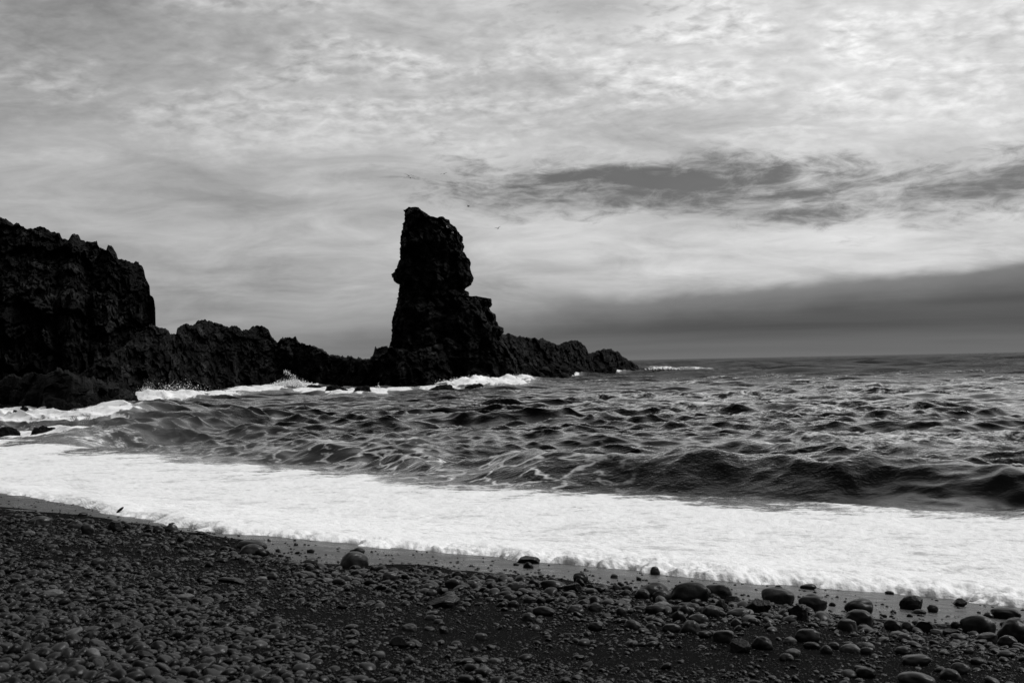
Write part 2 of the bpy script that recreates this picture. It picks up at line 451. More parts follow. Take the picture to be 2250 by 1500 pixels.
patch(110, 924, 90, 10, .1); patch(30, 912, 70, 12, .1); patch(0, 930, 90, 12, .1, .7)
patch(250, 938, 34, 9, .5, 1.0, .9, -.6); patch(60, 968, 90, 8, .2, .85); patch(150, 968, 50, 6, .15)
patch(1330, 822, 50, 3, .8); patch(1250, 828, 30, 3, .6, .9); patch(1460, 816, 50, 1, .35, .75); patch(1530, 817, 60, 1, .2, .55)
patch(880, 985, 60, 10, .0, .42, .3); patch(2060, 1130, 60, 5, .05, .6)

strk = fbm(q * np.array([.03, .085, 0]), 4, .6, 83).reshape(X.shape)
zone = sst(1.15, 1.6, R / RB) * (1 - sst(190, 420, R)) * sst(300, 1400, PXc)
foam = np.maximum(foam, zone * (.13 + .30 * sst(-.12, .25, strk)))  # torn foam streaks that also paint glare and glints into the water's colour
# swash sheet on the beach
BZ = beach_z(X, Y)
low = np.maximum(BZ, 0.0)
f1a, _, _ = worley(q[:, :] * 3.2, 61); f1b, _, _ = worley(q * 7.5, 62)
dome = (np.sqrt(np.clip(1 - f1a ** 2, 0, 1)).reshape(X.shape) * .6 + np.sqrt(np.clip(1 - f1b ** 2, 0, 1)).reshape(X.shape) * .3)
big = fbm(q * .8, 4, .6, 64).reshape(X.shape)
rightness = sst(700, 1500, PXc)
fr = np.exp(-dist_f / (1.1 + 1.4 * rightness))          # 1 at the advancing front
edge_n = fbm(q * 1.3, 4, .6, 66).reshape(X.shape)
RFp = np.gradient(RF[0], az); slant = (1 / np.sqrt(1 + (RFp / RF[0]) ** 2))[None, :]
d2 = dist_f * slant + .55 * edge_n + .30 * (dome - .5)
prf = np.sqrt(np.clip(d2 / (.35 + .35 * rightness), 0, 1))
thick = (.055 + .035 * rightness * fr + .12 * (1 - fr)) * prf - .12 * (d2 < 0) * sst(0, -.15, d2)
lumps = (.012 + .15 * fr * (.30 + .70 * rightness)) * prf * dome + .05 * big + .02 * fbm(q * 5, 3, .6, 65).reshape(X.shape)
SW = low + thick + lumps * sst(-.05, .12, d2) * np.clip(1.2 - surf, 0, 1)
Zs = np.where(surf < .999, SW * (1 - surf) + surf * (H + .02), H)
Zs = Zs + (1 - surf) * H * .6
# keep clear of the beach behind the front
V = p3(X + DX * open_, Y + DY * open_, Zs)
far = sst(180, 1100, R)
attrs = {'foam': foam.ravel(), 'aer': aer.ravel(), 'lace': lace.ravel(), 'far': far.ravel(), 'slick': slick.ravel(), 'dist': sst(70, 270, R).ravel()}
Fall = grid_faces(*X.shape)
keep = (np.maximum(d2, -1)[:-1, :-1] > -.3).ravel()
isw = (surf[:-1, :-1] < .5).ravel()
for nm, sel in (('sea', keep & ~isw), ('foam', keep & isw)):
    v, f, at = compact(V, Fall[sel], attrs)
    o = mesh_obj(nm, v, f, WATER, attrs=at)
    if nm == 'sea': tag(o, kind='structure')
    else: tag(o, 'white foam of a spent wave washing up the black beach', 'foam', kind='stuff')
del V, attrs

# ------------------------------------------------------------------ rock masses
def interp_pts(pts):
    a = np.array(pts, float); return lambda x: np.interp(x, a[:, 0], a[:, 1])

def facets(q, s):
    """angular broken faces: every cell of rock gets its own tilt"""
    i = np.floor(q).astype(np.int64); f = q - i
    f1 = np.full(len(q), 9.0); out = np.zeros(len(q))
    for dx in (-1, 0, 1):
        for dy in (-1, 0, 1):
            for dz in (-1, 0, 1):
                a, b, c = i[:, 0] + dx, i[:, 1] + dy, i[:, 2] + dz
                h = _h(a, b, c, s); g = _h(a, b, c, s + 31)
                k = np.uint32(1023); m10 = np.uint32(10); m20 = np.uint32(20)
                qx = dx + (h & k) / 1023.0 - f[:, 0]; qy = dy + ((h >> m10) & k) / 1023.0 - f[:, 1]; qz = dz + ((h >> m20) & k) / 1023.0 - f[:, 2]
                d = qx * qx + qy * qy + qz * qz
                v = ((g & k) / 511.5 - 1) * qx + ((g >> m10) & k) / 1023.0 * qz * 1.6 - .35 * qz + (((g >> m20) & k) / 1023.0 - .5) * .8
                new = d < f1
                out = np.where(new, v, out); f1 = np.where(new, d, f1)
    return out

def crag(P, sc=1.0, s=0, fine=1.0):
    """metres of relief for rock: broken faces at three sizes over ridges"""
    q1 = P / (8.0 * sc); wv = np.stack([perlin(q1 * 2, s + 1), perlin(q1 * 2, s + 2), perlin(q1 * 2, s + 3)], 1)
    a = ridged(q1, 4, .5, s)
    return .38 * a + .95 * facets(P / (3.4 * sc) + .35 * wv, s + 4) + .50 * (.5 + .5 * fine) * facets(P / (1.5 * sc) + .3 * wv, s + 5) + fine * .24 * facets(P / .62, s + 6) + fine * .14 * fbm(P * 1.3, 3, .6, s + 8)

def wall(name, crest, depth, x0, x1, step, mat, relief, lean=.5, back=12, seed=0, rows=230, jag=.12, power=1.0, scale=1.0, thick=4.0, zrel=0.0, fine=1.0):
    px = np.arange(x0, x1 + step, step); cy = interp_pts(crest)(px); Yb = interp_pts(depth)(px)
    kk = np.hanning(83); kk /= kk.sum(); Yb = np.convolve(np.pad(Yb, 41, 'edge'), kk, 'valid')
    Yb = Yb + 3.0 * scale * fbm(p3(px / 55, px * 0 + seed), 3, .5, seed + 40)
    cy = cy + jag * 14 * fbm(p3(px / 9, px * 0 + seed), 4, .6, seed + 30)
    h0 = (horizon(px) - cy) / F * Yb + 4
    kh = np.hanning(53); kh /= kh.sum(); Yc = Yb + lean * np.convolve(np.pad(h0, 26, 'edge'), kh, 'valid')
    top = at_depth(px, cy, Yc)
    v = np.linspace(0, 1, rows)[:, None]
    bulge = fbm(p3(px / 60, px * 0 + seed * 2.0), 3, .5, seed + 31)[None, :]
    pw = power * np.exp(.5 * bulge)
    Yr = Yb[None, :] + (Yc - Yb)[None, :] * v ** pw
    ks = np.hanning(53); ks /= ks.sum(); zs_ = np.convolve(np.pad(top[:, 2], 26, 'edge'), ks, 'valid')
    Zr = np.minimum(-1.5 + (zs_[None, :] + 1.5) * v * (1 - v ** 4) + (top[None, :, 2] + 1.5) * v ** 5, top[None, :, 2])
    dx = (top[:, 0] / top[:, 1])[None, :]
    nb = 26; w = np.linspace(0, 1, nb + 1)[1:, None]
    Yk = Yc[None, :] + thick + back * w ** .8; Zk = -1.5 + (top[None, :, 2] + 1.5) * np.cos(w * math.pi / 2) ** 1.2
    k0 = .02
    Xr = dx * Yr; Xk = dx * Yk
    Xa, Ya, Za = np.vstack([Xr, Xk]), np.vstack([Yr, Yk]), np.vstack([Zr, Zk])
    P = p3(Xa, Ya * .6, Za)
    D = crag(P, scale, seed, fine).reshape(Xa.shape) * relief
    fade = np.vstack([1 - .55 * v ** 12 + 0 * Xr, np.full_like(Xk, .4)])
    D = D * fade
    rad = np.stack([dx, np.ones_like(dx)], 0); 
    Ya2 = Ya - D; Xa2 = dx * Ya2 + .25 * relief * perlin(P / 1.5, seed + 50).reshape(Xa.shape) * fade * (fade > .5) * (1 - np.vstack([v ** 6 + 0 * Xr, np.ones_like(Xk)]))
    Za2 = Za + .22 * relief * fbm(P / 2.2, 3, .6, seed + 51).reshape(Xa.shape) * (1 - np.vstack([v ** 10 + 0 * Xr, np.zeros_like(Xk) + .6]))
    Za2 = Za2 + zrel * crag(P * np.array([1, 1.5, .6]), scale * .8, seed + 60, fine).reshape(Xa.shape) * (1 - np.vstack([v ** 10 + 0 * Xr, np.zeros_like(Xk) + .3]))
    # keep the rim where it stands: height scaled with its distance
    f = grid_faces(*Xa.shape)
    return mesh_obj(name, p3(Xa2, Ya2, Za2), f, mat, smooth=False)

z1 = lambda L: [(x / 3, 450 + y / 3) for x, y in L]
z2 = lambda L: [(700 + x / 3, 430 + y / 3) for x, y in L]
CL = [(-700, 400), (-400, 440), (-200, 425), (-80, 470)] + z1([(0, 85), (40, 100), (75, 125), (95, 135), (110, 120), (160, 150), (175, 162), (250, 145), (290, 145), (340, 175), (395, 190), (410, 225), (450, 230), (470, 205), (490, 190), (520, 200), (535, 235), (600, 250), (620, 245), (640, 245), (645, 270), (700, 300), (706, 285), (712, 268), (735, 272), (755, 300), (770, 330), (778, 362), (820, 362), (860, 378), (880, 385), (895, 370), (912, 375), (918, 400), (940, 410), (950, 430), (958, 480), (975, 515), (988, 540), (990, 590), (1015, 620), (1024, 680), (1026, 740), (1024, 800), (1040, 1000)]) + [(352, 900)]
wall('cliff', CL, [(-700, 184), (0, 176), (150, 180), (352, 190)], -420, 349, 1.25, ROCK_CLIFF, 2.4, .60, 30, 3, 300, .28, 1.2, 1.4, 14, .9)
tag(bpy.data.objects['cliff'], 'tall craggy black cliff rising at the left edge behind the shore', 'cliff')
RG = [(150, 850), (190, 815), (230, 790), (270, 762), (300, 738)] + z1([(960, 805), (1022, 795), (1060, 810), (1110, 825), (1125, 850), (1160, 855), (1168, 815), (1190, 795), (1220, 783), (1270, 795), (1300, 765), (1350, 755), (1400, 772), (1450, 783), (1510, 808), (1530, 796), (1560, 798), (1590, 828), (1640, 820), (1690, 795), (1740, 800), (1770, 825), (1790, 870), (1830, 905), (1855, 882), (1950, 875), (1965, 910), (2040, 925), (2100, 945)]) + z2([(60, 1048), (130, 1066), (220, 1068), (290, 1084), (335, 1085), (360, 1045), (372, 1015), (430, 988), (470, 1002), (560, 1010), (640, 1050)]) + [(925, 800), (950, 846)]
wall('rock_ridge', RG, [(150, 158), (220, 164), (340, 178), (480, 206), (620, 222), (760, 214), (870, 205), (960, 208)], 152, 948, 1.25, ROCK, 1.8, .75, 22, 13, 230, .30, .9, .9, 5, .6)
tag(bpy.data.objects['rock_ridge'], 'low jagged black rock ridge running from the cliff to the sea stack', 'rock ridge')
PT = [(838, 860), (868, 800), (900, 775), (940, 762), (980, 752), (1020, 750), (1060, 742), (1085, 738)] + z2([(1190, 940), (1205, 915), (1250, 903), (1310, 930), (1328, 920), (1335, 932), (1370, 935), (1430, 935), (1448, 948), (1462, 937), (1500, 952), (1580, 985), (1610, 970), (1640, 957), (1690, 953), (1720, 960), (1750, 985), (1770, 1010), (1780, 1042), (1820, 1030), (1880, 1010), (1920, 1010), (1955, 1030), (1975, 1026), (2000, 1060), (2040, 1085), (2080, 1105), (2120, 1145), (2145, 1170)]) + [(1422, 826)]
wall('rock_point', PT, [(838, 206), (950, 205), (1050, 222), (1150, 248), (1250, 275), (1422, 330)], 838, 1421, 1.15, ROCK, 1.9, .75, 26, 23, 220, .30, .8, .9, 5, .35)
tag(bpy.data.objects['rock_point'], 'black rocky point sloping into the sea at the foot of the stack', 'rock point')
SH = [(-500, 840), (-100, 838), (0, 838), (20, 826), (48, 832), (70, 818), (100, 824), (128, 812), (150, 822), (175, 838), (205, 832), (235, 846), (262, 842), (285, 858), (312, 868), (330, 890), (338, 902)]
wall('rock_shelf', SH, [(-500, 142), (0, 132), (60, 114), (150, 106), (240, 118), (300, 150), (338, 165)], -400, 336, 1.3, ROCK, .8, 1.6, 20, 33, 190, .40, 1.0, 1.1, 6, .4, .1)
tag(bpy.data.objects['rock_shelf'], 'low wet shelf of black rock below the cliff, foam at its edge', 'rock shelf')

def loft(L, Rr, Y0, y_top, y_bot, seed, relief, depth_k=.42, step=1.15, n=300, sx=.35):
    py = np.arange(y_top, y_bot + step, step)
    fl, frr = interp_pts([(b, a) for a, b in L]), interp_pts([(b, a) for a, b in Rr])
    l, r = fl(py), frr(py)
    l = l + 2.6 * fbm(p3(py / 8, py * 0), 4, .7, seed + 3); r = r + 2.6 * fbm(p3(py / 8, py * 0 + 9), 4, .7, seed + 4)
    Lw, Rw = at_depth(l, py, np.full(len(py), Y0)), at_depth(r, py, np.full(len(py), Y0))
    cx, hw, z = (Lw[:, 0] + Rw[:, 0]) / 2, (Rw[:, 0] - Lw[:, 0]) / 2, (Lw[:, 2] + Rw[:, 2]) / 2
    ker = np.ones(41) / 41; hs = np.convolve(np.pad(hw, 20, 'edge'), ker, 'valid')
    hd = np.minimum(hs, hw * 1.6) * depth_k * 2
    th = np.linspace(0, 2 * math.pi, n, endpoint=False)[None, :]
    e = .78
    cxs, sys_ = np.sign(np.cos(th)) * np.abs(np.cos(th)) ** e, np.sign(np.sin(th)) * np.abs(np.sin(th)) ** e
    X = cx[:, None] + hw[:, None] * cxs; Yq = Y0 + hd[:, None] * sys_; Z = z[:, None] + 0 * th
    P = p3(X, Yq, Z * .75)
    D = crag(P, 1.0, seed).reshape(X.shape) * relief
    tp = np.clip((z - z.min()) / 1, 0, 1)[:, None]
    Yq = Yq + np.abs(sys_) ** .7 * np.sign(sys_) * D
    X = X + cxs * (D * .16) * (1 - .6 * np.abs(cxs) ** 8)
    Z = Z + .35 * perlin(P / 1.2, seed + 6).reshape(X.shape) * sst(0, 2, z.max() - z)[:, None]
    nr = len(py)
    V = p3(X, Yq, Z); V = np.vstack([V, [[cx[0], Y0, z[0] + .05]]])
    i = np.arange(nr - 1)[:, None] * n + np.arange(n)[None, :]; j = np.arange(nr - 1)[:, None] * n + (np.arange(n)[None, :] + 1) % n
    f = np.stack([i, i + n, j + n, j], -1).reshape(-1, 4)
    k = np.arange(n); cap = np.stack([np.full(n, nr * n), k, (k + 1) % n, np.full(n, nr * n)], -1)
    return V, np.vstack([np.stack([f[:, 0], f[:, 1], f[:, 2]], 1), np.stack([f[:, 0], f[:, 2], f[:, 3]], 1), cap[:, :3]])

LS = z2([(600, 80), (572, 102), (570, 130), (573, 165), (560, 190), (558, 215), (545, 262), (545, 330), (549, 380), (540, 430), (528, 470), (510, 505), (499, 525), (502, 552), (528, 572), (541, 582), (545, 610), (540, 660), (528, 690), (520, 730), (503, 780), (497, 830), (498, 880), (495, 950), (478, 1015), (470, 1080), (460, 1260)])
RS = z2([(628, 80), (658, 82), (680, 98), (705, 120), (735, 142), (765, 158), (860, 170), (872, 195), (900, 215), (918, 245), (930, 263), (948, 280), (940, 310), (955, 332), (942, 370), (965, 395), (972, 408), (995, 430), (998, 485), (1005, 510), (1021, 548), (1015, 570), (1000, 590), (975, 605), (955, 624), (986, 640), (992, 672), (1080, 680), (1134, 690), (1132, 735), (1118, 740), (1122, 765), (1155, 790), (1160, 830), (1175, 845), (1180, 870), (1215, 882), (1216, 905), (1195, 935), (1195, 960), (1230, 1000), (1300, 1090), (1330, 1260)])
V1, F1 = loft(LS, RS, 226, 456.6, 850, 3, 2.9)
L2 = z2([(800, 140), (765, 158), (750, 200), (750, 330)]); R2 = z2([(822, 138), (835, 152), (850, 180), (872, 195), (880, 225), (890, 330)])
V2, F2 = loft(L2, R2, 227, 476.5, 535, 8, .8, n=120)
st = mesh_obj('sea_stack', np.vstack([V1, V2]), np.vstack([F1, F2 + len(V1)]), ROCK, smooth=False)
tag(st, 'towering black rock pillar standing above the headland with a notched top', 'sea stack')

# rocks standing in the surf
I4 = ico(5); I3 = ico(3)
def surf_rock(px, py, w, h, label, seed, flat=1.0):
    c = hit_sea(np.array(float(px)), np.array(float(py))); d = math.hypot(c[0], c[1])
    W, Hh = w / F * d, h / F * d
    v = I4[0].copy(); rad = 1 + .38 * fbm(v * 1.3 + seed * 3.1, 5, .55, seed) + .12 * (worley(v * 2.5 + seed, seed + 2)[2] - .5)
    v = v * rad[:, None] * np.array([W / 2, W * .42, Hh * 1.15])
    v[:, 2] = np.maximum(v[:, 2], -Hh * .5)
    o = mesh_obj('rock', v, I4[1], WROCK, smooth=False)
    o.location = (c[0], c[1], .05)
    return tag(o, label, 'rock', 'rocks standing in the surf')
SR = [(12, 968, 62, 20, 'pointed black rock cut by the left edge, awash above the white foam'),
      (96, 970, 56, 24, 'black wedge-shaped rock in the surf, water pouring off its side'),
      (34, 922, 40, 13, 'dark low rock among foam in front of the rock shelf'),
      (52, 914, 24, 15, 'small rounded rock right behind the low rock in the shelf foam'),
      (80, 920, 20, 7, 'tiny dark rock barely above the foam beside the shelf'),
      (8, 902, 22, 10, 'black rock at the left edge in the inlet foam'),
      (165, 915, 50, 22, 'bulky dark rock at the tip of the low shelf, foam around it'),
      (212, 905, 30, 12, 'flat rock right of the shelf tip with white water beside it'),
      (736, 868, 50, 17, 'rounded black rock standing off the ridge with foam behind it'),
      (798, 868, 44, 18, 'streaming wet rock with runnels of foam below the sea stack'),
      (690, 858, 40, 10, 'flat ledge rock at the waterline below the ridge'),
      (974, 862, 62, 13, 'long low black rock before the wave that breaks under the stack'),
      (1045, 859, 50, 13, 'humped dark rock inside the breaking white water under the stack'),
      (1118, 849, 16, 4, 'small rock tip showing through the white water under the stack'),
      (925, 860, 30, 6, 'thin dark rock just left of the long low rock'),
      (1190, 838, 50, 10, 'flat dark rock off the rocky point, right of the breaking wave'),
      (1238, 833, 18, 9, 'small knob of rock off the point between two foam patches'),
      (1290, 825, 60, 7, 'low dark ledge near the end of the rocky point'),
      (470, 866, 18, 7, 'small rock in the thin foam under the ridge'),
      (298, 889, 22, 11, 'hooked black rock at the foot of the white splash')]
ordr = ['first', 'second', 'third', 'fourth', 'fifth', 'sixth', 'seventh', 'eighth', 'ninth', 'tenth', 'eleventh', 'twelfth']
for k, (a, b, w, h) in enumerate([(22, 893, 60, 30), (62, 898, 44, 22), (98, 902, 66, 34), (132, 908, 40, 22), (150, 900, 60, 40), (188, 908, 46, 26), (214, 898, 58, 34), (240, 893, 44, 26), (262, 888, 60, 36), (288, 884, 40, 26), (318, 878, 46, 28), (350, 872, 50, 24)]):
    SR.append((a, b, w, h, f'{ordr[k]} black boulder from the left in the tumble at the rock shelf front'))
for k, (a, b, w, h, lb) in enumerate(SR): surf_rock(a, b, w, h, lb, 100 + k * 3)

# broken boulders lying over the shelf and at the foot of the point
bmesh_ = []
for k in range(7):
    v = ico(4)[0].copy(); r0 = np.random.default_rng(900 + k); rad = np.full(len(v), 1.3)
    for _ in range(12):
        d = r0.normal(size=3); d /= np.linalg.norm(d); c = v @ d; rad = np.where(c > .05, np.minimum(rad, r0.uniform(.62, 1.0) / np.maximum(c, .05)), rad)
    v = v * (rad * (1 + .16 * fbm(v * 2.2 + k * 5, 4, .6, 910 + k)))[:, None]
    o = mesh_obj('boulder', v, ico(4)[1], ROCK, smooth=False); bmesh_.append(o)
bpy.context.view_layer.update()
r9 = np.random.default_rng(77); nb_ = 0
def tumble(target, n_, x0_, x1_, top_f, bot_f, smin, smax, lab, grp):
    global nb_
    ob = bpy.data.objects[target]
    for _ in range(n_):
        px = r9.uniform(x0_, x1_); a_, b_ = top_f(px), bot_f(px); py = a_ + (b_ - a_) * r9.uniform(0, 1) ** .8
        d = Vector(ray(np.array(px), np.array(py))).normalized(); ok_, loc, nr_, _ = ob.ray_cast(Vector(CAM), d)
        if not ok_: continue
        sz_ = math.exp(r9.uniform(math.log(smin), math.log(smax)))
        if nb_ < 7: o = bmesh_[nb_]
        else: o = bmesh_[nb_ % 7].copy(); COL.objects.link(o)
        nb_ += 1
        o.location = (loc.x, loc.y + .1 * sz_, loc.z); o.scale = (sz_, sz_ * r9.uniform(.7, 1), sz_ * r9.uniform(.45, .8)); o.rotation_euler = (r9.normal(0, .25), r9.normal(0, .25), r9.uniform(0, 6.28))
        tag(o, lab, 'boulder', grp)
tumble('rock_shelf', 70, 2, 325, lambda x: np.interp(x, [0, 150, 325], [836, 824, 880]), lambda x: np.interp(x, [0, 60, 150, 325], [892, 905, 912, 893]), .35, 1.5, 'angular black boulder jumbled among others over the low rock shelf', 'boulders jumbled over the rock shelf')
tumble('rock_point', 46, 1110, 1400, lambda x: np.interp(x, [1110, 1400], [800, 805]), lambda x: np.interp(x, [1110, 1250, 1400], [836, 828, 818]), .6, 2.4, 'dark broken boulder at the foot of the rocky point by the water', 'boulders at the foot of the rocky point')

# spray droplets thrown up where waves strike the rock
Vd, Fd = [], []; nv = 0; i1 = ico(0)
def spray(px, py, wpx, hpx, n_, Y, skew=0, sz=.055, tall=1.0):
    global nv
    for _ in range(n_):
        a = rng.normal(0, .42); hgt = abs(rng.normal(0, .42)) ** tall * max(0, 1 - .3 * abs(a))
        x = px + a * wpx + skew * hgt * wpx; y = py - hgt * hpx
        p = at_depth(np.array(x), np.array(y), Y + rng.normal(0, 1.2))
        s = sz * math.exp(rng.normal(0, .5)) * (1.6 - min(1.2, hgt))
        Vd.append(i1[0] * s * np.array([1, 1, rng.uniform(.8, 1.6)]) + p); Fd.append(i1[1] + nv); nv += len(i1[0])
spray(325, 884, 36, 28, 9000, 143, 0, .030); spray(320, 880, 24, 42, 1400, 143, .2, .020)
spray(395, 868, 70, 40, 700, 150, .0, .020, .8)
spray(640, 850, 38, 18, 4000, 192, 0, .045); 
for k in range(150):                       # arcing sheet of thrown water
    t_ = rng.uniform(0, 1); x = 623 + 40 * t_; y = 816 + 32 * t_ ** 1.7 + rng.normal(0, 2.6) * (1 + t_)
    p = at_depth(np.array(x), np.array(y), 196 + rng.normal(0, .5)); s = .035 * math.exp(rng.normal(0, .4))
    Vd.append(i1[0] * s * np.array([1, 1, 2.2]) + p); Fd.append(i1[1] + nv); nv += len(i1[0])
spray(1040, 842, 60, 14, 4000, 205, 0, .05); spray(1140, 838, 34, 14, 3000, 215, 0, .05)
spray(250, 930, 26, 10, 300, 92, 0, .03); spray(185, 918, 40, 14, 300, 100, 0, .03); spray(832, 862, 6, 22, 120, 182, 0, .05)
spray(1460, 812, 36, 5, 300, 300, 0, .12)
FOAM_M, t, out = new_mat('white_spray'); t.l.new(t.bsdf(.9, .6, spec=.3), out)
sp = mesh_obj('spray', np.vstack(Vd), np.vstack(Fd), FOAM_M)
tag(sp, 'white spray thrown up where the waves strike the black rocks', 'spray', kind='stuff')

# ------------------------------------------------------------------ birds
BIRD, t, out = new_mat('bird_feathers'); t.l.new(t.bsdf(.03, .7), out)
WBIRD, t, out = new_mat('white_feathers'); t.l.new(t.bsdf(.75, .7), out)
def bird(px, py, Y, span, lift, yaw, bank, label, mat=BIRD, grp='seabirds flying round the sea stack'):
    V, Fq = [], []
    sec = [(-.30, .01, .0), (-.22, .035, .0), (-.10, .062, .0), (.05, .075, .0), (.16, .06, .01), (.22, .048, .02), (.27, .04, .025), (.33, .012, .015)]
    m = 8
    for y, r, z in sec:
        for k in range(m):
            a = 2 * math.pi * k / m; V.append((r * math.cos(a), y, z + r * .9 * math.sin(a)))
    for i in range(len(sec) - 1):
        for k in range(m):
            a, b = i * m + k, i * m + (k + 1) % m; Fq.append((a, b, b + m, a + m))
    b0 = len(V); V += [(-.07, -.46, 0), (.07, -.46, 0), (.03, -.25, .012), (-.03, -.25, .012), (-.07, -.46, -.008), (.07, -.46, -.008), (.03, -.25, -.012), (-.03, -.25, -.012)]
    Fq += [(b0, b0 + 1, b0 + 2, b0 + 3), (b0 + 7, b0 + 6, b0 + 5, b0 + 4), (b0, b0 + 4, b0 + 5, b0 + 1)]
    for sd in (-1, 1):
        st = [(0.04, .12, -.10, 0), (.22, .13, -.07, lift * .6), (.42, .10, -.05, lift), (.62, .02, -.08, lift * .85), (.80, -.10, -.12, lift * .55)]
        b0 = len(V)
        for x, ya, yb, z in st:
            V += [(sd * x, ya, z + .012), (sd * x, yb, z + .0), (sd * x, ya, z - .014), (sd * x, yb, z - .004)]
        for i in range(len(st) - 1):
            a = b0 + i * 4; c = a + 4
            Fq += [(a, a + 1, c + 1, c), (a + 2, c + 2, c + 3, a + 3), (a, c, c + 2, a + 2), (a + 1, a + 3, c + 3, c + 1)]
    V = np.array(V) * span / 1.6 * 1.35
    o = mesh_obj('seabird', V, np.array(Fq), mat)
    p = at_depth(np.array(float(px)), np.array(float(py)), Y)
    o.location = tuple(p); o.rotation_euler = (math.radians(8), math.radians(bank), math.radians(yaw))
    return tag(o, label, 'bird', grp)
bird(898, 386, 190, 1.25, .16, 25, 6, 'upper of two dark seabirds gliding close together above the stack')
bird(902, 391, 192, 1.2, .10, 20, 10, 'lower of two dark seabirds gliding close together above the stack')
bird(976, 382, 200, 1.1, .14, -20, -5, 'dark seabird gliding alone high above the notch of the stack')
bird(1029, 454, 195, .9, .30, 70, 0, 'dark seabird level with the stack top, wings raised')
bird(1094, 502, 200, 1.1, .26, -35, -8, 'dark seabird flying lowest, farthest right of the stack')

def perched(px, py, label, Y=219.5):
    v = I3[0].copy(); v = v * np.array([.14, .26, .15]); v[:, 2] += .16 * np.clip(v[:, 1], 0, 1) * 2
    hd = ico(2); v2 = hd[0] * .10 + np.array([0, .22, .20]); b = np.array([[0, .30, .21], [.02, .30, .18], [-.02, .30, .18], [0, .42, .17]])
    o = mesh_obj('seabird', np.vstack([v, v2, b]), np.vstack([I3[1], hd[1] + len(v), np.array([[0, 1, 3], [0, 3, 2], [1, 2, 3]]) + len(v) + len(v2)]), WBIRD)
    p = at_depth(np.array(float(px)), np.array(float(py)), Y); o.location = tuple(p); o.rotation_euler = (0, 0, 1.9)
    return tag(o, label, 'bird', 'white birds perched on the sea stack')

